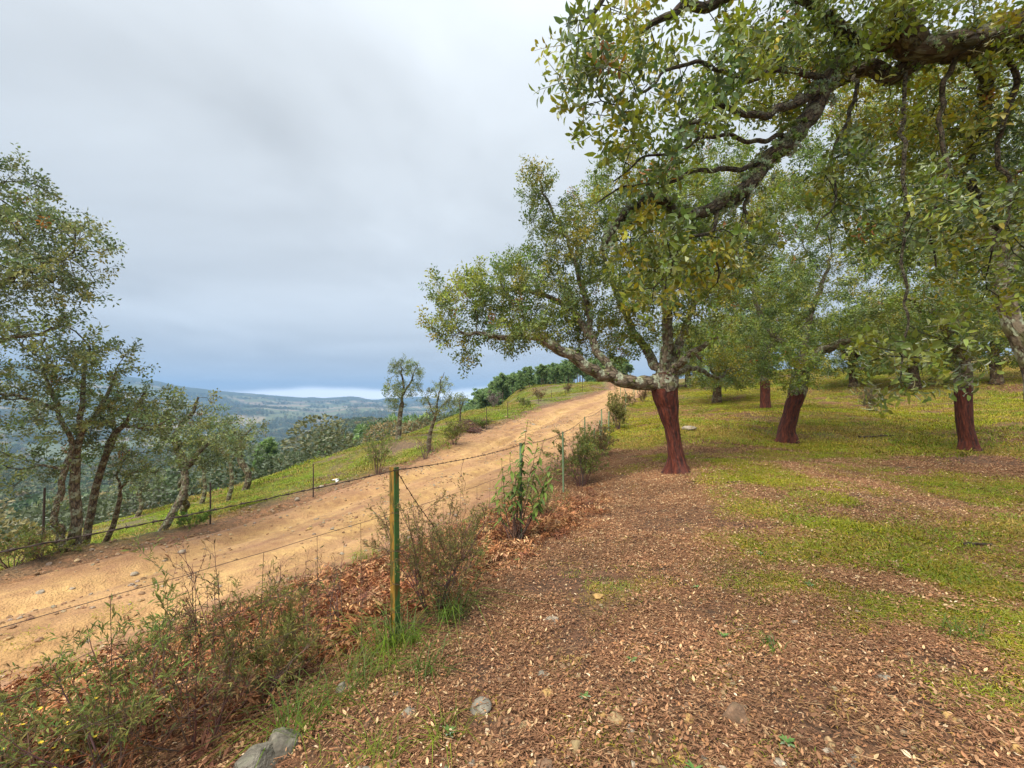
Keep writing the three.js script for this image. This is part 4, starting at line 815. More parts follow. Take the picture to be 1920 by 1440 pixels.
{
  const kinds = [pine(91, false), pine(92, false), pine(93, true), pine(94, true), pine(95, false)], used = [0, 0, 0, 0, 0], R = rng(97);
  const put = (k, px, d, tall, label, group) => {
    const o = used[k]++ ? copyOf(kinds[k]) : kinds[k], p = foot(px, d), s = tall / 9; tag(o, label, 'pine', group);
    o.position.copy(p); o.rotation.y = R() * 6.28; o.scale.set(s * (0.9 + 0.25 * R()), s, s * (0.9 + 0.25 * R()));
  };
  const topY = (px) => px < 950 ? lerp(775, 712, ss(865, 950, px)) : lerp(712, 684, ss(950, 1090, px));
  // the wood on the skyline above the road: tops follow the rising edge
  const L1 = 'green pine in the wood on the skyline above the road', G1 = 'pine wood on the skyline above the road';
  for (let i = 0; i < 84; i++) {
    const px = 858 + 320 * Math.pow((i + R()) / 84, 0.9), d = 58 + 62 * R(), p = foot(px, d), want = EYE + (764 - topY(px) - R() * 26 * (px > 1000 ? 1.2 : 1)) / F * d, tall = clamp(want - p.y, 3, 13);
    put(R() < 0.8 ? 2 + Math.floor(R() * 2) : Math.floor(R() * 2), px, d, tall, L1, G1);
  }
  { const d = 64, px = 968, p = foot(px, d); put(3, px, d, EYE + (750 - 702) / F * d - p.y, 'round-headed umbrella pine standing out above the skyline wood'); }
  { const d = 70, px = 1050, p = foot(px, d); put(4, px, d, EYE + (750 - 684) / F * d - p.y, 'tall dense pointed pine at the top of the skyline wood'); }
  { const d = 42, px = 503, p = foot(px, d); put(0, px, d, EYE + (750 - 818) / F * d - p.y, 'dark pointed pine standing below the brow beside the flat-topped oak'); }
  for (const [px, d, top] of [[540, 46, 862], [566, 52, 848], [590, 48, 852], [612, 56, 842], [638, 52, 838], [480, 60, 868], [520, 58, 862], [655, 70, 815], [700, 62, 806], [676, 75, 812], [720, 72, 792], [735, 66, 788], [756, 78, 782], [780, 70, 790], [800, 82, 785], [822, 76, 782], [845, 84, 776], [600, 66, 856], [550, 70, 858], [690, 90, 800], [770, 95, 778]]) {
    const p = foot(px, d); put(Math.floor(R() * 5), px, d, Math.max(2.5, EYE + (750 - top) / F * d - p.y), 'green pine just below the brow of the grassy slope', 'pines below the brow');
  }
}
// ---------------------------------------------------------------- woods of the valley, too far to count
{
  const blobTree = (seed, n, l, tall, wide) => { const R = rng(seed), S = new Sink(); for (let i = 0; i < n; i++) { let q; do q = rnd3(R); while (q.lengthSq() > 1); const l0 = q.length() + 1e-3; q.multiplyScalar(Math.pow(l0, 0.35) / l0); const k = 0.65 + R() * 0.6; leafInto(S, R, V(q.x * wide, tall * 0.58 + q.y * tall * 0.42, q.z * wide), q.clone().add(rnd3(R, 0.8)), q.clone().add(rnd3(R, 0.5)), l * (0.6 + R() * 0.7), l * 0.75, [k, k, k], false); } return S.geo(); };
  const R = rng(111), near = [blobTree(113, 1300, 0.3, 5.5, 2.6), blobTree(115, 1300, 0.28, 6.5, 2.1)], far = [blobTree(117, 150, 1.5, 8, 3.6), blobTree(119, 150, 1.4, 9.5, 2.8)], ln = [[], []], lf = [[], []];
  const pal = [[0.15, 0.19, 0.075], [0.12, 0.17, 0.07], [0.20, 0.21, 0.075], [0.14, 0.20, 0.07], [0.28, 0.23, 0.07], [0.11, 0.15, 0.06]];
  const put = (list, r, a, sMin) => { const x = Math.sin(a) * r, d = Math.cos(a) * r, s = sMin * (0.7 + R() * 0.7); list[Math.floor(R() * 2)].push({ m: M4().compose(V(x, H0(x, d) - 0.4, -d), QT().setFromAxisAngle(V(0, 1, 0), R() * 6.28), V(s * (0.85 + R() * 0.5), s, s * (0.85 + R() * 0.5))), c: jitter(R, pick(R, pal), 0.25, 0.1) }); };
  for (let i = 0; i < 2600; i++) { const r = 24 + 176 * Math.pow(R(), 0.8), a = lerp(-68, -6, R()) * Math.PI / 180, x = Math.sin(a) * r, d = Math.cos(a) * r; if (H0(x, d) > EYE - 4.6 - 0.03 * r || r < 24 || wooded(x, d) < 0.0) continue; put(ln, r, a, r < 45 ? 0.6 : 0.8); }
  for (let i = 0; i < 42000; i++) { const r = 190 * Math.pow(3600 / 190, Math.pow(R(), 0.85)), a = lerp(-70, 0, R()) * Math.PI / 180, x = Math.sin(a) * r, d = Math.cos(a) * r; if (wooded(x, d) < 0.02 + 0.12 * (R() - 0.5)) { if (R() > 0.06) continue; } put(lf, r, a, r > 1200 ? 1.15 : 0.8); }
  ln.forEach((l, k) => stuffMesh(numbered('hillside_woods'), near[k], M.leaf, l)); lf.forEach((l, k) => stuffMesh(numbered('valley_forest'), far[k], M.leaf, l));
  scene.children.filter((o) => /^hillside_woods/.test(o.name)).forEach((o) => tag(o, 'mass of mixed olive green trees on the slope below the brow', 'woods', 'woods on the slope', 'stuff'));
  scene.children.filter((o) => /^valley_forest/.test(o.name)).forEach((o) => tag(o, 'hazy dark green forest covering the valley and spur', 'forest', 'forest of the valley', 'stuff'));
  console.log('woods', ln.map((l) => l.length), lf.map((l) => l.length));
}
// ---------------------------------------------------------------- fences
function wirePath(a, b, sag, n = 14, R = null, wig = 0) { const p = []; for (let i = 0; i <= n; i++) { const t = i / n, q = a.clone().lerp(b, t); q.y -= sag * 4 * t * (1 - t); if (R && i && i < n) q.add(rnd3(R, wig)); p.push(q); } return p; }
function wireGeo(pts, r) { const S = new Sink(); tube(S, pts, pts.map(() => r), 5, WHITE, null, 0.2, false); return S.geo(); }
function barbedGeo(a, b, sag, R, every = 0.11) {
  const S = new Sink(), L = a.distanceTo(b), n = Math.max(8, Math.round(L / 0.03)), mid = wirePath(a, b, sag, n, R, 0.002), t = b.clone().sub(a).normalize(), u = V(0, 1, 0), s = V().crossVectors(t, u).normalize();
  for (const ph of [0, Math.PI]) tube(S, mid.map((p, i) => p.clone().addScaledVector(u, 0.0024 * Math.cos(i * 1.3 + ph)).addScaledVector(s, 0.0024 * Math.sin(i * 1.3 + ph))), mid.map(() => 0.0021), 4, WHITE, null, 0.2, false);
  for (let d = every * R(); d < L; d += every * (0.85 + 0.3 * R())) {
    const p = mid[Math.min(n, Math.round(d / L * n))], k = R() * 3;
    tube(S, [p.clone().addScaledVector(t, -0.007), p.clone().addScaledVector(t, 0.007)], [0.0052, 0.0052], 5, WHITE, null, 0.2, false);
    for (let q = 0; q < 4; q++) { const a2 = k + q * Math.PI / 2, dir = u.clone().multiplyScalar(Math.cos(a2)).addScaledVector(s, Math.sin(a2)).addScaledVector(t, q % 2 ? 0.4 : -0.4).normalize(); tube(S, [p.clone(), p.clone().addScaledVector(dir, 0.018)], [0.0016, 0.0007], 3, WHITE, null, 0.2, false); }
  }
  return S.geo();
}
{
  // green angle-iron posts, barbed wire on top, sheep netting below
  const R = rng(131), g = thing('wire_fence', null, 'fence of green angle posts with barbed wire and netting along the field edge', 'fence');
  const lShape = (leg, th) => { const s = new THREE.Shape(); s.moveTo(0, 0); s.lineTo(leg, 0); s.lineTo(leg, th); s.lineTo(th, th); s.lineTo(th, leg); s.lineTo(0, leg); s.closePath(); return s; };
  const heights = [1.22, 1.22, 1.21, 1.2, 1.18, 1.16, 1.1, 1.12, 1.1, 1.1, 1.1], lean = [[0, 0], [0, 0.01], [0.028, -0.01], [0.0, 0.01], [0.01, 0], [0.01, 0.02], [-0.03, 0], [0.02, 0], [-0.05, 0.03], [0.03, 0], [-0.02, 0]];
  const first_ = (i) => i === 2;
  const tops = FENCE.map((f, i) => {
    const b = V(f[0], H(f[0], f[1]), -f[1]), h = heights[i] + 0.25, leg = first_(i) ? 0.044 : 0.036, first = i === 2;
    const post = new THREE.Group(); post.name = 'post'; post.position.copy(b).add(V(0, -0.25, 0)); post.rotation.set(lean[i][1], first ? 1.0 : 0.4 + R(), lean[i][0]); g.add(post);
    const flange = (w, d, x, z, m, nm) => { const q = new THREE.BoxGeometry(w, h, d, 1, 10, 1); q.translate(x, h / 2, z); const uv = q.attributes.uv; for (let k = 0; k < uv.count; k++) uv.setXY(k, uv.getX(k) * 0.25 + i * 0.3, uv.getY(k) * 1.2); part(nm, q, m, post); };
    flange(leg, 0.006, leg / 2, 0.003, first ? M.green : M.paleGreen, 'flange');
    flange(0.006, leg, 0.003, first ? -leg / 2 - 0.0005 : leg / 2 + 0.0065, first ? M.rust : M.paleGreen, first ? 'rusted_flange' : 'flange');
    post.updateMatrix(); const top = V(0.02, h, 0.02).applyMatrix4(post.matrix), foot2 = V(0.02, 0.25, 0.02).applyMatrix4(post.matrix);
    return { top, foot: foot2 };
  });
  const on = (i, k) => tops[i].foot.clone().lerp(tops[i].top, k), levels = [0.74, 0.52, 0.33, 0.17, 0.05];
  for (let i = 0; i < tops.length - 1; i++) {
    const a = on(i, 0.985), b = on(i + 1, 0.985), L = a.distanceTo(b);
    part('barbed_wire', barbedGeo(a, b, 0.035 * L / 3, R), M.wire, g);
    const runs = levels.map((lv) => wirePath(on(i, lv), on(i + 1, lv), 0.02 * L / 3, 20, R, 0.003));
    runs.forEach((p) => part('netting_wire', wireGeo(p, 0.0015), M.wire, g));
    if (i < 7) { const n = Math.round(L / 0.31); for (let k = 1; k < n; k++) { const t = k / n, pick2 = (p) => { const f = t * 20, a2 = Math.min(19, Math.floor(f)); return p[a2].clone().lerp(p[a2 + 1], f - a2); }; part('stay_wire', wireGeo(runs.map((p) => pick2(p).add(rnd3(R, 0.006))), 0.0013), M.wire, g); } }
    // a lone tie from the barbed wire down to the netting
    if (i > 0 && i < 5) { const t = i === 1 ? 0.44 : 0.4, a2 = a.clone().lerp(b, t); a2.y -= 0.035 * L / 3 * 4 * t * (1 - t); const b2 = on(i, levels[0]).lerp(on(i + 1, levels[0]), t); b2.y -= 0.02 * L / 3 * 4 * t * (1 - t); const m = a2.clone().lerp(b2, 0.45).add(V(-0.025, 0, 0.01)), m2 = a2.clone().lerp(b2, 0.75).add(V(0.012, 0, 0)); part('tie_wire', wireGeo(new THREE.CatmullRomCurve3([a2, m, m2, b2]).getPoints(10), 0.0017), M.wire, g); }
  }
  // slack strand running from the first green post down into the bush
  const s0 = on(2, 0.97), s1 = at(812, 985, 3.6), s2 = at(850, 1070, 3.75);
  part('barbed_wire', barbedGeo(s0, s1, 0.015, R, 0.10), M.wire, g); part('barbed_wire', barbedGeo(s1, s2, 0.01, R, 0.10), M.wire, g);
  // wire lashings on the nearest post
  for (const lv of [0.74, 0.52, 0.33, 0.17]) { const c = on(2, lv), ring = new THREE.TorusGeometry(0.043, 0.0016, 4, 18); ring.rotateX(Math.PI / 2); ring.translate(c.x, c.y, c.z); part('lashing', ring, M.wire, g); }
  // stakes near the crest
  for (const [px, py, d, h, tilt] of [[1113, 868, 13, 0.7, 0.02], [1125, 846, 15, 0.75, -0.02], [1140, 830, 17, 0.8, 0.04], [1163, 742, 36, 1.2, 0.02], [1178, 745, 36, 1.15, -0.45], [1187, 742, 38, 1.1, 0.06], [1196, 742, 38, 1.0, -0.1]]) {
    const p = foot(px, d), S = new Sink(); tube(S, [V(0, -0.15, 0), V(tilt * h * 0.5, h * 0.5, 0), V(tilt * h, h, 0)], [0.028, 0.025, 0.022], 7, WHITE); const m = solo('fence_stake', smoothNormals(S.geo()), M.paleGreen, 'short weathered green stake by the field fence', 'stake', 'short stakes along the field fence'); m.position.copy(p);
  }
}
{
  // the far fence: thin dark iron rods and two strands
  const R = rng(137), g = thing('rod_fence', null, 'fence of thin dark iron rods along the far verge of the road', 'fence'), spots = [[-60, 1045, 6.4], [92, 1034, 6.7, 915], [401, 1000, 8.3, 905], [591, 940, 10.2, 870], [705, 885, 13, 850], [863, 825, 17.5, 746], [912, 803, 20.5, 765], [952, 780, 24, 752], [983, 768, 28, 745], [1010, 760, 32, 741], [1034, 752, 36, 738], [1092, 733, 42, 704], [1060, 742, 40, 722]];
  const tops = spots.map(([px, , d, top]) => {
    const b = foot(px, d), h = top ? clamp(at(px, top, d).y - b.y, 0.7, 1.6) : 1.0, S = new Sink(), tx = (R() - 0.5) * 0.05; tube(S, [V(0, -0.2, 0), V(tx * 0.5, h * 0.5, 0), V(tx, h, 0)], [0.017, 0.016, 0.014], 6, WHITE);
    const m = part('rod', smoothNormals(S.geo()), M.darkPost, g); m.position.copy(b); return b.clone().add(V(tx, h, 0));
  });
  for (let i = 0; i < 11; i++) { const a = tops[i].clone().add(V(0, -0.06, 0)), b = tops[i + 1].clone().add(V(0, -0.06, 0)); for (const dy of [0, -0.32]) part('strand', wireGeo(wirePath(a.clone().add(V(0, dy, 0)), b.clone().add(V(0, dy, 0)), 0.04, 12, R, 0.004), 0.002), M.wire, g); }
}
console.log('fences done');
// ---------------------------------------------------------------- what lies and grows on the ground
const UPV = V(0, 1, 0);
function slopeUp(x, d, e = 0.12) { return V(-(H(x + e, d) - H(x - e, d)) / (2 * e), 1, (H(x, d + e) - H(x, d - e)) / (2 * e)).normalize(); }
function placed(R, x, d, s, lift = 0, tilt = 0, sy = s) { const n = slopeUp(x, d).add(rnd3(R, tilt)).normalize(); return M4().compose(V(x, H(x, d) + lift, -d), QT().setFromUnitVectors(UPV, n).multiply(QT().setFromAxisAngle(UPV, R() * 6.283)), V(s, sy, s)); }
const LITTER = [[0.215, 0.115, 0.062], [0.28, 0.155, 0.085], [0.17, 0.086, 0.048], [0.32, 0.19, 0.105], [0.36, 0.23, 0.135], [0.30, 0.155, 0.072], [0.43, 0.32, 0.19], [0.245, 0.128, 0.068], [0.50, 0.42, 0.31], [0.45, 0.24, 0.08]];
function litterGeo(seed, rad, n, leaf, full, pale) {
  const R = rng(seed), S = new Sink();
  for (let i = 0; i < n; i++) {
    let l; const a = R() * 6.283, r = rad * Math.sqrt(R()), p = V(Math.cos(a) * r, 0.004 + R() * 0.022, Math.sin(a) * r), d = V(R() * 2 - 1, (R() - 0.5) * 1.1, R() * 2 - 1); l = leaf * (0.4 + R() * 0.7 + 0.6 * R() * R() * R()); const q = R();
    if (q < pale) l *= 1.25; const c = q < pale ? LITTER[pick(R, [6, 8, 6])] : LITTER[pick(R, [0, 1, 2, 3, 4, 5, 7, 0, 2, 7])], k = 0.8 + R() * 0.45;
    leafInto(S, R, p, d, V(0, R() < 0.8 ? 1 : -1, 0).add(rnd3(R, 0.55)), l, l * (0.16 + R() * 0.45), c.map((v) => Math.min(0.75, v * k)), full, (R() - 0.4) * 0.7, (R() - 0.3) * 0.7);
  }
  for (let i = 0; i < n / 1.6; i++) { const a = R() * 6.283, r = rad * R(), p = V(Math.cos(a) * r, 0.006 + R() * 0.012, Math.sin(a) * r), d = V(R() * 2 - 1, 0.1 * (R() - 0.5), R() * 2 - 1).normalize(), l = leaf * (0.8 + R() * 2.6); tube(S, [p, p.clone().addScaledVector(d, l * 0.5).add(rnd3(R, 0.004)), p.clone().addScaledVector(d, l)], [0.0015, 0.0013, 0.0008], 3, LITTER[pick(R, [0, 1, 2, 2, 4])], null, 0.2, false); }
  return S.geo();
}
function grassGeo(seed, rad, n, h, w, bend = 0.5) {
  const R = rng(seed), S = new Sink();
  for (let i = 0; i < n; i++) {
    const a = R() * 6.283, r = rad * Math.sqrt(R()), p = V(Math.cos(a) * r, -0.005, Math.sin(a) * r), hh = h * (0.4 + R() * 0.8), d = V(R() * 2 - 1, 0, R() * 2 - 1).normalize(), b = bend * (0.3 + R()) * hh, k = 0.7 + R() * 0.6, c = [k * (0.9 + 0.25 * R()), k, k * 0.9], s = V(-d.z, 0, d.x);
    const m = p.clone().addScaledVector(d, b * 0.35).add(V(0, hh * 0.62, 0)), e = p.clone().addScaledVector(d, b).add(V(0, hh * 0.95 - b * 0.25, 0)), n2 = V(d.x * 0.5, 1, d.z * 0.5).normalize(), q = S.count;
    for (const [pp, ww] of [[p, w], [m, w * 0.8]]) { S.v(pp.x - s.x * ww, pp.y, pp.z - s.z * ww, n2.x, n2.y, n2.z, 0, 0, c); S.v(pp.x + s.x * ww, pp.y, pp.z + s.z * ww, n2.x, n2.y, n2.z, 0, 0, c); }
    S.v(e.x, e.y, e.z, n2.x, n2.y, n2.z, 0, 0, c.map((v) => v * 1.1));
    // wind so that the face looks along its normal
    const A = V(2 * s.x, 0, 2 * s.z), B = m.clone().sub(p), flip = A.cross(B).dot(n2) < 0;
    if (flip) S.i.push(q, q + 2, q + 1, q + 1, q + 2, q + 3, q + 2, q + 4, q + 3); else S.i.push(q, q + 1, q + 2, q + 1, q + 3, q + 2, q + 2, q + 3, q + 4);
  }
  return S.geo();
}
function scatter(seed, n, zone, accept, list, make) { const R = rng(seed); for (let i = 0, t = 0; i < n && t < n * 14; t++) { const [x, d] = zone(R); const k = accept(x, d, R); if (R() < k) { list.push(make(R, x, d)); i++; } } }
const wedge = (r0, r1, a0 = -62, a1 = 60, p = 0.5) => (R) => { const r = Math.sqrt(lerp(r0 * r0, r1 * r1, Math.pow(R(), p * 2))), a = lerp(a0, a1, R()) * Math.PI / 180; return [Math.sin(a) * r, Math.cos(a) * r]; };
const fieldSide = (x, d) => { const q = roadAt(x, d); return q.u < 0.5 ? ss(0.15, 0.6, -q.e) : 0; };
const bankSide = (x, d) => { const q = roadAt(x, d); return q.u < 0.5 && -q.e > 0.05 && -q.e < 2.1 ? ss(0.05, 0.5, -q.e) * (1 - ss(1.2, 2.1, -q.e + 0.3 * fbm(x * 2, d * 2, 2, 801))) * (1 - ss(5, 8.5, d)) : 0; };
{
  const kinds = [[1, 2, 3].map((k) => litterGeo(1100 + k, 0.16, 80, 0.021, true, 0.07)), [1, 2, 3].map((k) => litterGeo(1110 + k, 0.24, 90, 0.026, false, 0.09)), [1, 2].map((k) => litterGeo(1120 + k, 0.5, 120, 0.04, false, 0.06))];
  const zones = [[wedge(0.9, 4.8), 1250, 0.0], [wedge(4.4, 13), 2700, 0.0], [wedge(12, 34, -10, 60), 1900, 0.0]];
  zones.forEach(([z, n], q) => {
    const lists = kinds[q].map(() => []);
    scatter(1130 + q, n, z, (x, d) => fieldSide(x, d) * (1 - 0.8 * mossAt(x, d)) * (1 - 0.75 * bankSide(x, d)) * (0.25 + 0.75 * ss(-0.45, 0.05, fbm(x * 1.1 + 7, d * 1.1, 3, 873))), lists[0], (R, x, d) => ({ m: placed(R, x, d, 0.8 + R() * 0.5, 0.002, 0.05), c: (() => { const k = 0.98 + 0.5 * R() + 0.45 * fbm(x * 1.5, d * 1.5, 2, 871); return rgb(k * (1.02 + 0.1 * R()), k * 0.97, k * 0.83); })() }));
    const all = lists[0], parts = kinds[q].map(() => []); all.forEach((o, i) => parts[i % parts.length].push(o));
    parts.forEach((l, k) => { const m = stuffMesh(numbered('leaf_litter'), kinds[q][k], M.dry, l); tag(m, 'carpet of dry brown oak leaves covering the field', 'leaf litter', 'leaf litter of the field', 'stuff'); });
  });
}
{
  // moss and short grass on the field, grass on the far verge
  const short = [1, 2, 3].map((k) => grassGeo(1140 + k, 0.16, 90, 0.026, 0.0024, 1.8)), mid = [1, 2].map((k) => grassGeo(1150 + k, 0.26, 110, 0.036, 0.004, 1.8)), far = [1, 2].map((k) => grassGeo(1160 + k, 0.55, 130, 0.08, 0.010, 1.5));
  const pal = [[0.44, 0.43, 0.03], [0.36, 0.40, 0.03], [0.49, 0.40, 0.06], [0.29, 0.36, 0.035], [0.50, 0.36, 0.10]], pv = [[0.29, 0.39, 0.045], [0.37, 0.41, 0.05], [0.43, 0.35, 0.09], [0.23, 0.35, 0.045], [0.47, 0.34, 0.13]];
  const col = (R, x, d, p) => jitter(R, p[Math.floor(clamp(0.5 + 0.7 * fbm(x * 0.6, d * 0.6, 3, 811) + (R() - 0.5) * 0.7, 0, 0.999) * p.length)], 0.2);
  const put = (name, label, geos, list, group) => { const parts = geos.map(() => []); list.forEach((o, i) => parts[i % geos.length].push(o)); parts.forEach((l, k) => { if (l.length) tag(stuffMesh(numbered(name), geos[k], M.matte, l), label, name.replace(/_/g, ' '), group, 'stuff'); }); };
  let l = []; scatter(1171, 2200, wedge(1.2, 6), (x, d) => fieldSide(x, d) * Math.pow(mossAt(x, d), 1.3) + 0.012, l, (R, x, d) => ({ m: placed(R, x, d, 0.7 + R() * 0.6, 0, 0.1), c: col(R, x, d, pal) }));
  put('mossy_grass', 'short yellow-green moss and grass between the leaf litter', short, l, 'mossy grass of the field');
  l = []; scatter(1173, 5200, wedge(5, 16, -20, 60), (x, d) => fieldSide(x, d) * Math.pow(mossAt(x, d), 1.2), l, (R, x, d) => ({ m: placed(R, x, d, 0.7 + R() * 0.7, 0, 0.1), c: col(R, x, d, pal) }));
  put('mossy_grass', 'short yellow-green moss and grass between the leaf litter', mid, l, 'mossy grass of the field');
  l = []; scatter(1175, 5000, wedge(14, 48, 4, 60), (x, d) => fieldSide(x, d) * (0.25 + 0.75 * mossAt(x, d)), l, (R, x, d) => ({ m: placed(R, x, d, 0.6 + R() * 0.6, 0, 0.1), c: col(R, x, d, pal) }));
  put('mossy_grass', 'short yellow-green moss and grass between the leaf litter', far, l, 'mossy grass of the field');
  l = []; scatter(1177, 2600, wedge(5.5, 20, -75, 0), (x, d) => { const q = roadAt(x, d); return q.u > 0.5 && -q.e < 9 ? ss(0.1, 1.0, -q.e) * ss(-0.15, 0.35, fbm(x * 0.9, d * 0.9, 3, 661) + 0.1) : 0; }, l, (R, x, d) => ({ m: placed(R, x, d, 0.8 + R() * 0.9, 0, 0.1), c: col(R, x, d, pv) }));
  put('verge_grass', 'green and straw-coloured grass on the slope beyond the road', mid, l, 'grass beyond the road');
  l = []; scatter(1179, 4200, wedge(14, 64, -40, 12), (x, d) => { const q = roadAt(x, d); return q.u > 0.5 && -q.e < 24 ? ss(0.1, 1.2, -q.e) * ss(-0.2, 0.35, fbm(x * 0.5, d * 0.5, 3, 661) + 0.12) : 0; }, l, (R, x, d) => ({ m: placed(R, x, d, 0.6 + R() * 0.8, 0, 0.1), c: col(R, x, d, pv) }));
  put('verge_grass', 'green and straw-coloured grass on the slope beyond the road', far, l, 'grass beyond the road');
  // the green strip at the foot of the bank
  l = []; scatter(1181, 420, wedge(3, 10, -60, 12), (x, d) => { const q = roadAt(x, d); return q.u < 0.5 ? Math.exp(-(((-q.e - 0.35) / 0.28) ** 2)) * ss(-0.25, 0.2, fbm(x * 0.9, d * 0.9, 2, 821)) : 0; }, l, (R, x, d) => ({ m: placed(R, x, d, 0.6 + R() * 0.6, 0, 0.1, 1 + R() * 1.2), c: jitter(R, pick(R, [[0.24, 0.34, 0.05], [0.30, 0.36, 0.06], [0.2, 0.3, 0.06]]), 0.2) }));
  put('bank_grass', 'fresh green grass at the foot of the bank beside the road', short, l, 'grass along the foot of the bank');
}
{
  // dead bracken on the bank under the fence
  const frond = (seed) => {
    const R = rng(seed), S = new Sink(), pts = [], L = 0.34 + 0.2 * R(), bendY = 0.5 + R() * 0.5; const yaw = R() * 6.28, dx = Math.cos(yaw), dz = Math.sin(yaw);
    for (let k = 0; k <= 8; k++) { const t = k / 8; pts.push(V(dx * L * t * (0.7 + 0.2 * R()), 0.02 + L * (0.55 * t - bendY * t * t) * 0.6 + 0.01 * R(), dz * L * t * (0.7 + 0.2 * R())).add(rnd3(R, 0.012))); }
    tube(S, pts, pts.map((_, i) => 0.0022 * (1 - i / 11)), 3, [0.8, 0.62, 0.5], null, 0.2, false);
    for (let k = 1; k <= 8; k++) for (const sd of [-1, 1]) for (let q = 0; q < 3; q++) {
      const p = pts[k].clone().add(rnd3(R, 0.008)), side = V(-dz * sd, (R() - 0.6) * 1.1, dx * sd).add(rnd3(R, 0.7)), l = 0.055 * (1.25 - k / 10) * (0.6 + 0.7 * R()), c = 0.65 + 0.6 * R();
      leafInto(S, R, p, side, V(0, 1, 0).add(rnd3(R, 0.9)), l, l * 0.24, [c, c * (0.9 + 0.2 * R()), c], false);
    }
    return S.geo();
  };
  const geos = [1, 2, 3, 4, 5].map((k) => frond(1200 + k)), l = [];
  scatter(1210, 3100, wedge(1.5, 10, -75, 15, 0.6), (x, d) => bankSide(x, d), l, (R, x, d) => ({ m: placed(R, x, d, 0.7 + R() * 0.7, 0.0, 0.35), c: jitter(R, pick(R, [[0.40, 0.165, 0.06], [0.48, 0.24, 0.10], [0.30, 0.115, 0.045], [0.55, 0.33, 0.16], [0.36, 0.15, 0.06], [0.22, 0.09, 0.045]]), 0.25) }));
  const parts = geos.map(() => []); l.forEach((o, i) => parts[i % 5].push(o));
  parts.forEach((q, k) => tag(stuffMesh(numbered('dead_bracken'), geos[k], M.dry, q), 'tangle of dead orange-brown bracken on the bank under the fence', 'bracken', 'dead bracken of the bank', 'stuff'));
}
// ---------------------------------------------------------------- stones
function stoneGeo(seed, flat = 0.6, cuts = 5) {
  const R = rng(seed), g = new THREE.IcosahedronGeometry(1, 5), p = g.attributes.position, pl = []; for (let k = 0; k < cuts + 4; k++) pl.push([rnd3(R).normalize(), 0.45 + R() * 0.35]);
  const v = V(), S = new Sink();
  for (let i = 0; i < p.count; i++) {
    v.fromBufferAttribute(p, i); let r = 1; for (const [n, h] of pl) { const c = v.dot(n); if (c > 0.02) r = Math.min(r, h / c); }
    r *= 1 + 0.10 * fbm(v.x * 2.5 + seed, v.y * 2.5 + v.z * 1.7, 4, 831); v.multiplyScalar(r); v.y *= flat; p.setXYZ(i, v.x, v.y, v.z);
  }
  const uv = g.attributes.uv, col = new Float32Array(p.count * 3).fill(1); for (let i = 0; i < p.count; i++) uv.setXY(i, p.getX(i) * 0.35 + p.getY(i) * 0.2, p.getZ(i) * 0.35 + p.getY(i) * 0.3);
  g.setAttribute('color', new THREE.BufferAttribute(col, 3)); g.computeVertexNormals();
  return g;
}
const tinted = (g, c) => { const q = g.clone(), a = q.attributes.color; for (let i = 0; i < a.count; i++) a.setXYZ(i, c[0], c[1], c[2]); return q; };
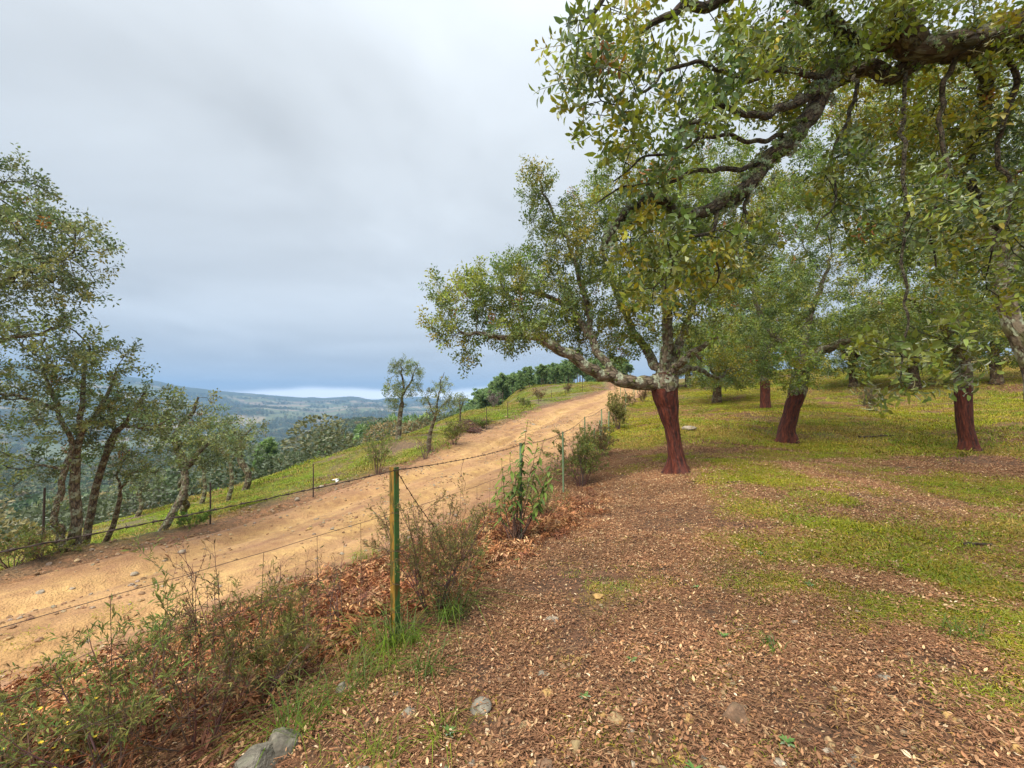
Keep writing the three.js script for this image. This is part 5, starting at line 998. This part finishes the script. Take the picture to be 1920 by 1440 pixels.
{
  const shapes = [1, 2, 3, 4, 5, 6, 7].map((k) => stoneGeo(1300 + k, 0.45 + 0.07 * k)), R = rng(1310);
  const TONE = { tan: [0.56, 0.41, 0.22], grey: [0.33, 0.31, 0.26], orange: [0.62, 0.40, 0.15], brown: [0.30, 0.19, 0.12], pale: [0.52, 0.45, 0.36] }, made = {};
  const drop = (px, py, rpx, tone, label, group, name = 'stone', sy = 1, k = null) => {
    const t0 = (py - 750) / F; let d = 1.5; for (let i = 0; i < 40; i++) { const x = (px - 960) / F * d, h = EYE - H(x, d); d += (h / t0 - d) * 0.5; }
    const x = (px - 960) / F * d, s = rpx / F * d, q = k ?? Math.floor(R() * 7), key = q + tone; made[key] ??= tinted(shapes[q], TONE[tone]);
    const m = solo(name, made[key], s < 0.1 ? M.pebble : M.rock, label, 'stone', group); m.position.set(x, H(x, d) + s * 0.12, -d); m.rotation.set((R() - 0.5) * 0.4, R() * 6.28, (R() - 0.5) * 0.4); m.scale.set(s * (0.9 + 0.3 * R()), s * sy, s * (0.8 + 0.3 * R())); return m;
  };
  drop(1035, 1158, 13, 'pale', 'pale round stone on the litter, alone below the red fern patch', null, 'stone', 0.8);
  drop(1119, 1114, 13, 'orange', 'flat yellow stone on the litter beside the red fern patch');
  drop(1015, 1255, 13, 'grey', 'small square grey stone among the brown leaves');
  drop(1024, 1290, 15, 'orange', 'bright orange stone just below the small square grey one');
  drop(500, 1424, 46, 'grey', 'large mossy grey rock half buried under the shrubs', null, 'rock', 1.0, 3);
  drop(542, 1380, 30, 'grey', 'upright grey slab leaning behind the large mossy rock', null, 'rock', 1.7, 5);
  drop(840, 1425, 13, 'grey', 'rounded grey stone beside a grass tuft on bare soil');
  drop(1076, 1386, 18, 'tan', 'angular tan stone with split face among dry leaves');
  drop(1368, 1335, 26, 'brown', 'broad brown stone sunk flat into the litter');
  drop(1020, 1432, 26, 'brown', 'wide flat brown stone beside the rounded grey stone');
  drop(905, 1313, 20, 'grey', 'low grey stone partly covered by litter');
  drop(1293, 806, 16, 'pale', 'flat whitish slab on the ground behind the large cork oak', null, 'stone', 0.5);
  drop(722, 822, 14, 'grey', 'pale grey rock outcrop beside the taller verge tree', null, 'rock', 1.0);
  drop(738, 818, 10, 'pale', 'small whitish rock leaning on the grey outcrop', null, 'rock', 1.0);
  drop(1150, 1335, 16, 'tan', 'rounded sandy stone lying near a split tan one');
  const G = 'small stones in the leaf litter';
  for (let i = 0; i < 110; i++) { const px = 640 + 1250 * R(), py = 1120 + 315 * Math.pow(R(), 0.4), r = 4 + 10 * R() * R() + (py - 1120) * 0.014, x = px; if (px < 880 && py < 1270) continue; const tone = pick(R, ['tan', 'tan', 'orange', 'pale', 'brown', 'orange', 'grey']); drop(px, py, r, tone, 'small ' + tone + ' stone scattered in the leaf litter', G); }
  const LR = 'stone lying along the edge of the dirt road', GR = 'stones along the road edge';
  for (const [px, py, r] of [[262, 1072, 9], [318, 1048, 7], [350, 1032, 8], [440, 1000, 6], [630, 900, 9], [605, 912, 7], [560, 935, 6], [1000, 768, 5], [985, 772, 6], [950, 785, 5], [935, 796, 4], [150, 1098, 7], [90, 1105, 8], [660, 985, 6], [585, 990, 7], [500, 1185, 8], [180, 1195, 7], [690, 1012, 5], [715, 1030, 5], [1140, 803, 5], [1135, 815, 6], [1120, 822, 5]]) drop(px, py, r * 0.8, pick(R, ['tan', 'pale', 'orange']), LR, GR);
  // gravel, too much to count
  const small = [1, 2, 3].map((k) => { const g = new THREE.IcosahedronGeometry(1, 1), R2 = rng(1330 + k), p = g.attributes.position; const f = new Map(); for (let i = 0; i < p.count; i++) { const key = p.getX(i).toFixed(3) + p.getY(i).toFixed(3) + p.getZ(i).toFixed(3); if (!f.has(key)) f.set(key, 0.7 + R2() * 0.5); const s = f.get(key); p.setXYZ(i, p.getX(i) * s, p.getY(i) * s * 0.6, p.getZ(i) * s); } g.setAttribute('color', new THREE.BufferAttribute(new Float32Array(p.count * 3).fill(1), 3)); g.computeVertexNormals(); return g; }), lists = [[], [], []];
  const l = []; scatter(1340, 8500, wedge(2.5, 26, -62, 16, 0.42), (x, d) => { const q = roadAt(x, d), t = (q.u - 0.5) * q.q.w; if (q.e < -0.5) return 0; const tr = Math.exp(-(((t + 0.85) / 0.4) ** 2)) + Math.exp(-(((t - 0.85) / 0.42) ** 2)); return clamp(0.95 - tr) * ss(-0.35, 0.35, fbm(x * 1.2, d * 1.2, 3, 841)) + 0.03; }, l, (R2, x, d) => { const s = 0.005 + 0.028 * Math.pow(R2(), 3.0); return { m: placed(R2, x, d, s, s * 0.2 + 0.006, 0.3), c: jitter(R2, pick(R2, [[0.55, 0.36, 0.19], [0.48, 0.29, 0.15], [0.62, 0.47, 0.30], [0.40, 0.24, 0.14], [0.50, 0.42, 0.33]]), 0.15) }; });
  scatter(1341, 2600, wedge(1, 9), (x, d) => fieldSide(x, d) * (1 - mossAt(x, d)) * ss(-0.2, 0.5, fbm(x * 0.8, d * 0.8, 2, 845)), l, (R2, x, d) => { const s = 0.004 + 0.018 * Math.pow(R2(), 2.5); return { m: placed(R2, x, d, s, 0.008, 0.3), c: jitter(R2, pick(R2, [[0.42, 0.27, 0.16], [0.35, 0.2, 0.12], [0.5, 0.38, 0.25], [0.45, 0.26, 0.1]]), 0.2) }; });
  l.forEach((o, i) => lists[i % 3].push(o));
  lists.forEach((q, k) => tag(stuffMesh(numbered('gravel'), small[k], M.pebble, q), 'small gravel scattered over the dirt road and soil', 'gravel', 'gravel of the road', 'stuff'));
}
// ---------------------------------------------------------------- shrubs
function shrub(name, seed, o, pos, label, category = 'shrub', group) {
  const R = rng(seed), root = thing(name, pos, label, category, group), B = new Sink(), L = new Sink(), { h, w, stems, twigs, leaves, leaf, lw = 0.28, pal, bark = [0.16, 0.10, 0.07], full = false, bare = 0.25, up = 0.5, thick = 0.006 } = o;
  const grow = (p0, dir, len, r0, depth) => {
    const n = 6, pts = [p0.clone()]; let d = dir.clone(); for (let k = 0; k < n; k++) { pts.push(pts[k].clone().addScaledVector(d, len / n)); d.add(rnd3(R, 0.22)); d.y += up * 0.08; d.normalize(); }
    tube(B, pts, pts.map((_, k) => r0 * (1 - 0.75 * k / n)), r0 > 0.004 ? 5 : 3, bark.map((v) => v * (0.8 + 0.5 * R())), null, 0.2, false);
    if (depth > 0) for (let k = 0; k < twigs; k++) { const t = bare + (1 - bare) * (k + R()) / twigs, f = t * n * 0.98, a = Math.floor(f), p = pts[a].clone().lerp(pts[a + 1], f - a), ax = pts[a + 1].clone().sub(pts[a]).normalize(), nd = ax.multiplyScalar(0.7).add(rnd3(R, 1)); nd.y += up * 0.5; grow(p, nd.normalize(), len * (0.28 + 0.28 * R()) * (1.15 - 0.5 * t), r0 * 0.45, depth - 1); }
    else for (let k = 0; k < leaves; k++) { const t = 0.1 + 0.9 * (k + R()) / leaves, f = t * n * 0.99, a = Math.floor(f), p = pts[a].clone().lerp(pts[a + 1], f - a), ld = pts[a + 1].clone().sub(pts[a]).normalize().multiplyScalar(0.8).add(rnd3(R, 0.9)), c = pick(R, pal), kk = 0.75 + 0.5 * R(), l = leaf * (0.6 + 0.7 * R()); leafInto(L, R, p, ld, UPV.clone().add(rnd3(R, 0.8)), l, l * lw, c.map((v) => v * kk), full, 0.2, 0.2); }
  };
  for (let k = 0; k < stems; k++) { const a = k / stems * 6.28 + R(), out = w * (0.3 + 0.7 * R()), dir = V(Math.cos(a) * out, h, Math.sin(a) * out).normalize(); grow(V(Math.cos(a) * 0.03 * (1 + R()), -0.03, Math.sin(a) * 0.03 * (1 + R())), dir, h * (0.65 + 0.5 * R()), thick * (0.7 + 0.5 * R()), 2); }
  part('stems', B.geo(), M.twig, root).userData.kind = 'stuff';
  if (L.count) part('foliage', L.geo(), M.matte, root).userData.kind = 'stuff';
  return root;
}
const GP = { green: [[0.19, 0.27, 0.065], [0.14, 0.22, 0.06], [0.25, 0.31, 0.075], [0.29, 0.28, 0.08]], olive: [[0.27, 0.25, 0.07], [0.21, 0.22, 0.06], [0.33, 0.27, 0.09], [0.23, 0.27, 0.07]], rust: [[0.26, 0.13, 0.06], [0.18, 0.13, 0.06], [0.15, 0.16, 0.06], [0.32, 0.2, 0.09]], fresh: [[0.2, 0.32, 0.06], [0.16, 0.27, 0.06], [0.26, 0.34, 0.08]] };
const spot = (px, d) => foot(px, d);
const near = { stems: 10, twigs: 6, leaves: 8, leaf: 0.036, lw: 0.22, thick: 0.005 };
shrub('rockrose_shrub', 1401, { ...near, h: 0.85, w: 0.35, pal: [...GP.green, ...GP.olive], stems: 7 }, spot(235, 2.05), 'leafy green rockrose shrub with upright tips against the near netting');
shrub('rockrose_shrub', 1402, { ...near, h: 0.68, w: 0.4, pal: [...GP.green, ...GP.rust], stems: 7, twigs: 5 }, spot(300, 2.25), 'low bushy rockrose beside the upright leafy one');
shrub('broom_shrub', 1403, { ...near, h: 0.6, w: 0.5, pal: GP.rust, stems: 10, leaves: 4, bark: [0.13, 0.06, 0.045] }, spot(395, 2.25), 'dark reddish twiggy shrub tangled with bracken on the bank');
shrub('broom_shrub', 1404, { ...near, h: 0.62, w: 0.35, pal: GP.olive, stems: 12, leaf: 0.04, lw: 0.12 }, spot(505, 2.6), 'spiky olive broom tuft on the bank near the netting');
shrub('rockrose_shrub', 1405, { ...near, h: 0.42, w: 0.6, pal: [...GP.olive, ...GP.rust], stems: 9, twigs: 5 }, spot(110, 1.95), 'sprawling olive shrub with yellow flowers under the netting');
shrub('rockrose_shrub', 1406, { ...near, h: 0.42, w: 0.5, pal: [...GP.green, ...GP.rust], stems: 8, twigs: 5 }, spot(20, 2.0), 'sprawling green shrub beside the yellow-flowered one');
shrub('dry_shrub', 1407, { ...near, h: 0.8, w: 0.3, pal: GP.rust, stems: 5, twigs: 5, leaves: 1, bark: [0.12, 0.06, 0.045], bare: 0.45 }, spot(425, 2.55), 'bare dark stalks with dried heads rising from the bracken');
shrub('dry_shrub', 1408, { ...near, h: 0.7, w: 0.35, pal: GP.rust, stems: 8, twigs: 4, leaves: 1, bark: [0.14, 0.08, 0.06], bare: 0.35 }, spot(590, 3.0), 'leafless grey twigs on the bank before the green post');
shrub('dry_shrub', 1417, { ...near, h: 0.5, w: 0.35, pal: GP.rust, stems: 6, twigs: 3, leaves: 1, bark: [0.14, 0.08, 0.06], bare: 0.35 }, spot(648, 3.4), 'leafless twigs on the bank beside the green post');
shrub('heath_shrub', 1409, { h: 0.85, w: 0.5, stems: 18, twigs: 7, leaves: 10, leaf: 0.026, lw: 0.25, pal: [...GP.olive, ...GP.rust], thick: 0.006, bark: [0.12, 0.065, 0.05] }, spot(815, 3.5), 'dense brown and olive heath shrub behind the nearest green post');
shrub('heath_shrub', 1410, { h: 0.5, w: 0.4, stems: 8, twigs: 5, leaves: 7, leaf: 0.024, lw: 0.25, pal: GP.green, thick: 0.005 }, spot(865, 4.3), 'small green heath shrub beside the dense brown one');
shrub('bush', 1411, { h: 1.0, w: 0.6, stems: 14, twigs: 6, leaves: 11, leaf: 0.045, lw: 0.4, pal: [...GP.olive, ...GP.green], thick: 0.009 }, spot(1088, 8.6), 'rounded green and rust bush behind the third green post');
shrub('bush', 1412, { h: 0.75, w: 0.5, stems: 12, twigs: 5, leaves: 9, leaf: 0.05, lw: 0.3, pal: GP.rust, thick: 0.009 }, spot(1125, 12), 'rusty brown heather bush along the field fence');
shrub('bush', 1413, { h: 1.25, w: 0.45, stems: 14, twigs: 6, leaves: 10, leaf: 0.07, lw: 0.4, pal: GP.olive, thick: 0.012 }, spot(1158, 17.5), 'tall olive bush on the fence line near the crest');
shrub('bush', 1414, { h: 0.5, w: 0.4, stems: 12, twigs: 5, leaves: 8, leaf: 0.03, lw: 0.2, pal: [[0.36, 0.32, 0.1], [0.28, 0.28, 0.08], [0.42, 0.34, 0.16]], thick: 0.005 }, spot(1015, 6.6), 'straw-yellow grassy bush behind the leafy fence plant');
shrub('bush', 1415, { h: 0.9, w: 0.35, stems: 8, twigs: 5, leaves: 9, leaf: 0.05, lw: 0.3, pal: GP.fresh, thick: 0.008 }, spot(1094, 11.2), 'fresh green sprout growing round the fourth green post');
shrub('bush', 1416, { h: 1.15, w: 0.28, stems: 9, twigs: 6, leaves: 9, leaf: 0.05, lw: 0.3, pal: GP.green, thick: 0.01 }, spot(711, 12.2), 'narrow dark upright bush on the far verge');
shrub('bush', 1418, { h: 0.85, w: 0.5, stems: 10, twigs: 6, leaves: 9, leaf: 0.05, lw: 0.35, pal: [...GP.green, ...GP.olive], thick: 0.01 }, spot(853, 16), 'dark bush at the road edge beside the sparse verge tree');
shrub('bush', 1419, { h: 0.8, w: 0.3, stems: 6, twigs: 4, leaves: 2, leaf: 0.04, pal: GP.rust, thick: 0.012, bark: [0.1, 0.06, 0.05] }, spot(798, 14.2), 'dark burnt-looking stalks at the foot of the sparse verge tree');
shrub('scrub', 1420, { h: 0.55, w: 0.8, stems: 13, twigs: 5, leaves: 8, leaf: 0.04, lw: 0.35, pal: [...GP.rust, ...GP.green], thick: 0.007 }, spot(40, 5.9), 'dark tangled scrub at the foot of the two-trunked oak');
shrub('scrub', 1421, { h: 0.4, w: 0.7, stems: 11, twigs: 5, leaves: 8, leaf: 0.04, lw: 0.35, pal: [...GP.olive, ...GP.green], thick: 0.007 }, spot(95, 6.1), 'low olive scrub between the far fence and the two-trunked oak');
shrub('bush', 1422, { h: 0.35, w: 0.35, stems: 9, twigs: 4, leaves: 8, leaf: 0.045, lw: 0.4, pal: GP.fresh, thick: 0.006 }, spot(366, 8.0), 'small fresh green bush on the verge beside the leaning oak');
shrub('bush', 1423, { h: 1.1, w: 0.4, stems: 10, twigs: 5, leaves: 8, leaf: 0.08, lw: 0.3, pal: [[0.2, 0.2, 0.11], [0.26, 0.24, 0.13]], thick: 0.01 }, spot(1628, 19), 'grey-green conical bush standing in the open field');
shrub('bush', 1424, { h: 1.0, w: 0.6, stems: 10, twigs: 5, leaves: 6, leaf: 0.08, lw: 0.3, pal: [[0.26, 0.2, 0.2], [0.3, 0.24, 0.22], [0.2, 0.17, 0.15]], thick: 0.01 }, spot(925, 30), 'leafless mauve-grey bush on the brow above the road', 'shrub');
for (const [px, d, h, label] of [[985, 29, 0.7, 'low green bush on the brow beside a rod of the far fence'], [1012, 34, 0.9, 'brownish bush at the road edge near the crest'], [1180, 30, 0.8, 'dry brown bush on the fence line before the crest'], [1205, 33, 0.8, 'dry brown bush beside the crest stakes'], [905, 21, 0.5, 'low scrub at the upper road edge by the brush heap'], [1065, 42, 1.1, 'dull green bush at the crest beyond the road']]) shrub('bush', 1430 + px, { h, w: 0.6, stems: 9, twigs: 5, leaves: 7, leaf: 0.08, lw: 0.35, pal: px < 1000 ? GP.green : GP.rust, thick: 0.01 }, spot(px, d), label);
// yellow flowers on the sprawling shrub
{
  const R = rng(1450), S = new Sink(); for (let k = 0; k < 6; k++) { const a = k / 6 * 6.28; leafInto(S, R, V(0, 0, 0), V(Math.cos(a), 0.5, Math.sin(a)), UPV, 0.011, 0.009, [1, 1, 1], false); } const g = S.geo(), fm = mat({ color: rgb(0.72, 0.5, 0.03), roughness: 0.7, side: THREE.DoubleSide });
  const host = scene.children.find((o) => /yellow flowers/.test(o.userData.label ?? '')); for (let i = 0; i < 30; i++) { const m = part('flower', g, fm, host); const a = R() * 6.28, r = 0.08 + R() * 0.3; m.position.set(Math.cos(a) * r, 0.16 + R() * 0.22, Math.sin(a) * r); m.rotation.set(R() - 0.5, R() * 6, R() - 0.5); }
}
// ---------------------------------------------------------------- the tall leafy plant at the second post
{
  const R = rng(1460), D = 5.25, b = spot(966, D), root = thing('rockrose_plant', b, 'tall leggy plant with drooping lance leaves growing through the fence', 'plant'), B = new Sink(), tops = [[990, 788, 0.0], [1021, 822, 0.1], [1038, 852, 0.05], [957, 850, -0.1], [941, 862, 0.0], [976, 838, 0.15], [1046, 880, -0.05], [930, 915, 0.1], [1008, 835, -0.1], [965, 885, -0.15], [1025, 895, 0.12]];
  const lg = [0, 1, 2].map((k) => { const S = new Sink(); leafInto(S, R, V(0, 0, 0), V(0, 0, 1), UPV, 1, 0.3, WHITE, true, 0.2 + 0.15 * k, 0.12); return S.geo(); }), lm = [[0.17, 0.26, 0.055], [0.22, 0.31, 0.065], [0.13, 0.21, 0.05], [0.34, 0.40, 0.06], [0.28, 0.19, 0.07]].map((c) => { const m = M.matte.clone(); m.color.setRGB(...c); m.vertexColors = false; return m; });
  tops.forEach(([px, py, dz], q) => {
    const e = at(px, py, D + dz).sub(b), s = V((R() - 0.5) * 0.08, -0.03, (R() - 0.5) * 0.08), m = s.clone().lerp(e, 0.45).add(V(e.x * 0.05 + (R() - 0.5) * 0.08, 0, (R() - 0.5) * 0.08)), c = new THREE.CatmullRomCurve3([s, m, e]), pts = c.getPoints(12); for (let k = 1; k < 12; k++) pts[k].add(rnd3(R, 0.012));
    tube(B, pts, pts.map((_, i) => 0.0085 * (1 - 0.7 * i / 12)), 5, [0.12, 0.075, 0.055], null, 0.2, false);
    const n = q === 0 ? 50 : 25; for (let i = 0; i < n; i++) {
      const t = 0.42 + 0.58 * Math.pow((i + R()) / n, 0.8), p = c.getPoint(Math.min(1, t)), a = i * 2.4 + R(), tipness = ss(0.88, 1, t), dir = V(Math.cos(a), lerp(0.25 - R() * 0.9, 0.9, tipness), Math.sin(a)).normalize(), l = lerp(0.125, 0.06, tipness) * (0.8 + 0.5 * R()), o = part('leaf', lg[i % 3], lm[tipness > 0.5 ? 3 : R() < 0.06 ? 4 : Math.floor(R() * 3)], root);
      const z = dir, x = V().crossVectors(UPV, z).normalize(), y = V().crossVectors(z, x); o.quaternion.setFromRotationMatrix(M4().makeBasis(x, y, z)); o.position.copy(p); o.scale.setScalar(l);
    }
  });
  for (let k = 0; k < 16; k++) { const e = V((R() - 0.5) * 0.5, 0.25 + 0.45 * R(), (R() - 0.5) * 0.4), m = e.clone().multiplyScalar(0.5).add(rnd3(R, 0.05)); tube(B, [V((R() - 0.5) * 0.1, -0.03, (R() - 0.5) * 0.1), m, e], [0.005, 0.004, 0.001], 4, [0.13, 0.07, 0.055], null, 0.2, false); for (let j = 0; j < 3; j++) leafInto(B, R, e.clone().lerp(m, R()), rnd3(R).add(V(0, -0.8, 0)), UPV, 0.05, 0.012, [0.2, 0.1, 0.06], true, 0.7); }
  part('stems', B.geo(), M.dry, root).userData.kind = 'stuff';
}
// ---------------------------------------------------------------- grass tufts and small weeds
{
  const R = rng(1470), tuft = (px, d, h, rad, n, c, label) => { const m = solo('grass_tuft', grassGeo(1480 + Math.round(px) + Math.round(d * 10), rad, n, h, 0.0026, 1.9), (() => { const q = M.matte.clone(); q.color.setRGB(...[c[0] * 0.72, c[1] * 0.78, c[2] * 0.34]); return q; })(), label, 'grass tuft'); m.position.copy(spot(px, d)); return m; };
  tuft(735, 2.95, 0.36, 0.10, 90, [0.19, 0.27, 0.06], 'long green grass tuft at the foot of the nearest green post');
  tuft(765, 3.0, 0.3, 0.10, 70, [0.17, 0.25, 0.07], 'green grass tuft hugging the flange of the nearest post');
  tuft(700, 2.75, 0.24, 0.18, 80, [0.24, 0.25, 0.08], 'yellowing grass tuft spreading from the post towards the shrubs');
  tuft(660, 2.5, 0.24, 0.18, 70, [0.16, 0.23, 0.07], 'dark green arching grass between the post and the mossy rock');
  tuft(800, 2.6, 0.22, 0.12, 60, [0.15, 0.24, 0.10], 'bluish green arching grass blades over bare litter');
  tuft(560, 2.25, 0.22, 0.14, 80, [0.18, 0.26, 0.07], 'green grass tuft behind the upright grey slab');
  tuft(850, 3.35, 0.38, 0.12, 90, [0.17, 0.25, 0.09], 'tall grass blades inside the dense heath shrub');
  tuft(830, 2.1, 0.16, 0.08, 40, [0.28, 0.32, 0.08], 'thin yellow-green tuft on open soil near a bright seedling');
  tuft(720, 2.0, 0.16, 0.10, 40, [0.26, 0.30, 0.08], 'thin grass tuft beside the rounded grey stone');
  tuft(1790, 2.75, 0.14, 0.12, 60, [0.18, 0.28, 0.06], 'short dark green tuft in the litter on the open field');
  tuft(1440, 2.7, 0.10, 0.06, 30, [0.14, 0.24, 0.07], 'small dark green tuft among pale dry leaves');
  tuft(690, 5.6, 0.18, 0.2, 70, [0.26, 0.34, 0.06], 'fresh green tuft at the road edge behind the nearest post');
  const wl = [[845, 1365, 'bright green seedling on bare soil'], [1510, 1095, 'dark green seedling beside a leafy twig in the litter'], [1298, 1100, 'small green seedling cluster among brown litter'], [1095, 1300, 'tiny seedling beside a row of tan stones'], [1350, 1190, 'little green weed on the open litter'], [1460, 1380, 'green weed low in the litter'], [1180, 1235, 'green sprig beside dry curled leaves'], [1420, 1040, 'pale green weed where moss begins'], [1290, 1430, 'green sprig with narrow leaves on the litter'], [970, 1050, 'small weed under the leafy fence plant']];
  wl.forEach(([px, py, label], q) => { const S = new Sink(), R2 = rng(1500 + q); for (let k = 0; k < 14; k++) { const a = k * 2.4, e = V(Math.cos(a), 0.5 + 0.8 * R2(), Math.sin(a)); leafInto(S, R2, V(0, 0.004 + 0.02 * R2(), 0), e, UPV, 0.028 + 0.02 * R2(), 0.013, [0.17, 0.31 + 0.05 * R2(), 0.06], true, 0.3); } const m = solo('weed_seedling', S.geo(), M.leaf, label, 'weed'), t0 = (py - 750) / F; let d = 2; for (let i = 0; i < 40; i++) { const x = (px - 960) / F * d; d += ((EYE - H(x, d)) / t0 - d) * 0.5; } m.position.copy(spot(px, d)); });
}
// ---------------------------------------------------------------- odds and ends
{
  const R = rng(1520), stick = (px, py, len, yaw, r, c, label) => { const t0 = (py - 750) / F; let d = 2; for (let i = 0; i < 40; i++) { const x = (px - 960) / F * d; d += ((EYE - H(x, d)) / t0 - d) * 0.5; } const x0 = (px - 960) / F * d, S = new Sink(), pts = []; for (let k = 0; k <= 8; k++) { const t = k / 8 - 0.5, x = x0 + Math.cos(yaw) * len * t, dd = d + Math.sin(yaw) * len * t; pts.push(V(x - x0, H(x, dd) - H(x0, d) + r * 1.3, -(dd - d)).add(rnd3(R, len * 0.018))); } tube(S, pts, pts.map((_, k) => r * (1 - k * 0.07)), 6, c); const m = solo('fallen_stick', smoothNormals(S.geo()), M.bark, label, 'stick'); m.position.set(x0, H(x0, d), -d); };
  stick(1725, 876, 1.3, 0.1, 0.012, [1.4, 1.4, 1.2], 'pale fallen stick lying in the moss');
  stick(1640, 820, 0.9, -0.2, 0.03, [0.5, 0.4, 0.35], 'short dark piece of branch on the field track');
  stick(1490, 1000, 0.35, 0.8, 0.01, [1.2, 1.3, 1.0], 'lichen covered twig on the brown litter');
  stick(1820, 1022, 0.35, 0.1, 0.022, [0.45, 0.35, 0.3], 'dark bark fragment on the moss');
  stick(1380, 905, 0.4, 0.2, 0.02, [0.5, 0.45, 0.4], 'dark stub of wood beside a moss patch');
  stick(960, 1180, 0.75, -1.1, 0.004, [0.4, 0.25, 0.2], 'long thin bare twig lying over the litter');
  stick(1180, 1130, 0.5, 0.5, 0.005, [0.5, 0.3, 0.2], 'thin brown twig beside the red fern patch');
  // brush heaps on the bank
  for (const [px, d, w, label] of [[892, 22.5, 0.9, 'larger heap of dark cut brush on the green bank'], [878, 19, 0.55, 'smaller heap of dark brush near the road edge']]) { const S = new Sink(), b = spot(px, d); for (let k = 0; k < 130; k++) { const p = V((R() - 0.5) * 2 * w, 0.02 + 0.35 * R() * w, (R() - 0.5) * 1.2 * w), dir = rnd3(R).setY((R() - 0.5) * 0.6).normalize(), l = 0.25 + 0.5 * R(); tube(S, [p.clone().addScaledVector(dir, -l / 2), p.clone().add(rnd3(R, 0.03)), p.clone().addScaledVector(dir, l / 2)], [0.012, 0.012, 0.006], 4, [0.10 + 0.06 * R(), 0.065, 0.05], null, 0.2, false); } const g = thing('brush_heap', b, label, 'brush heap'); part('twigs', S.geo(), M.twig, g).userData.kind = 'stuff'; }
  // a scrap of white litter on the verge
  { const S = new Sink(); for (let k = 0; k < 5; k++) leafInto(S, R, rnd3(R, 0.05).setY(0.03), rnd3(R).setY(0.1), UPV, 0.16, 0.09, [0.75, 0.75, 0.73], true, 0.4, 0.5); const m = solo('paper_scrap', S.geo(), M.dry, 'crumpled white scrap lying on the far verge', 'litter'); m.position.copy(spot(633, 11.6)); }
}
// ---------------------------------------------------------------- the overhanging oak's nearest leaves, one by one
{
  const { nodes, kids, base, root } = overhang, R = rng(1600), eye = camera.position, S = [0, 1, 2].map((k) => { const q = new Sink(); leafInto(q, R, V(0, 0, 0), V(0, 1, 0), V(0, 0, 1), 1, 0.42 + 0.06 * k, WHITE, true, 0.25 + 0.2 * k, 0.3); return q.geo(); });
  const mats = [[0.30, 0.33, 0.025], [0.22, 0.28, 0.028], [0.13, 0.20, 0.04], [0.36, 0.34, 0.025], [0.48, 0.22, 0.04]].map((c) => { const m = M.leaf.clone(); m.color.setRGB(...c); m.vertexColors = false; return m; });
  const tips = nodes.map((n, i) => i).filter((i) => nodes[i].kind === 'grown' && kids[i].length === 0).sort((a, b) => nodes[a].p.distanceTo(eye) - nodes[b].p.distanceTo(eye)).slice(0, 100);
  for (const i of tips) { const n = nodes[i], d0 = V().subVectors(n.p, nodes[n.parent].p).normalize(); for (let k = 0; k < 3; k++) { const d = d0.clone().add(rnd3(R, 0.8)); d.y -= 0.3; d.normalize(); const m = part('leaf', S[k], mats[R() < 0.02 ? 4 : Math.floor(R() * 4)], root); m.position.copy(n.p).sub(base).add(rnd3(R, 0.01)); m.quaternion.setFromUnitVectors(UPV, d).multiply(QT().setFromAxisAngle(UPV, R() * 6.28)); m.scale.setScalar(0.042 + 0.014 * R()); } }
}
console.log('ground cover done');
renderer.render(scene, camera);
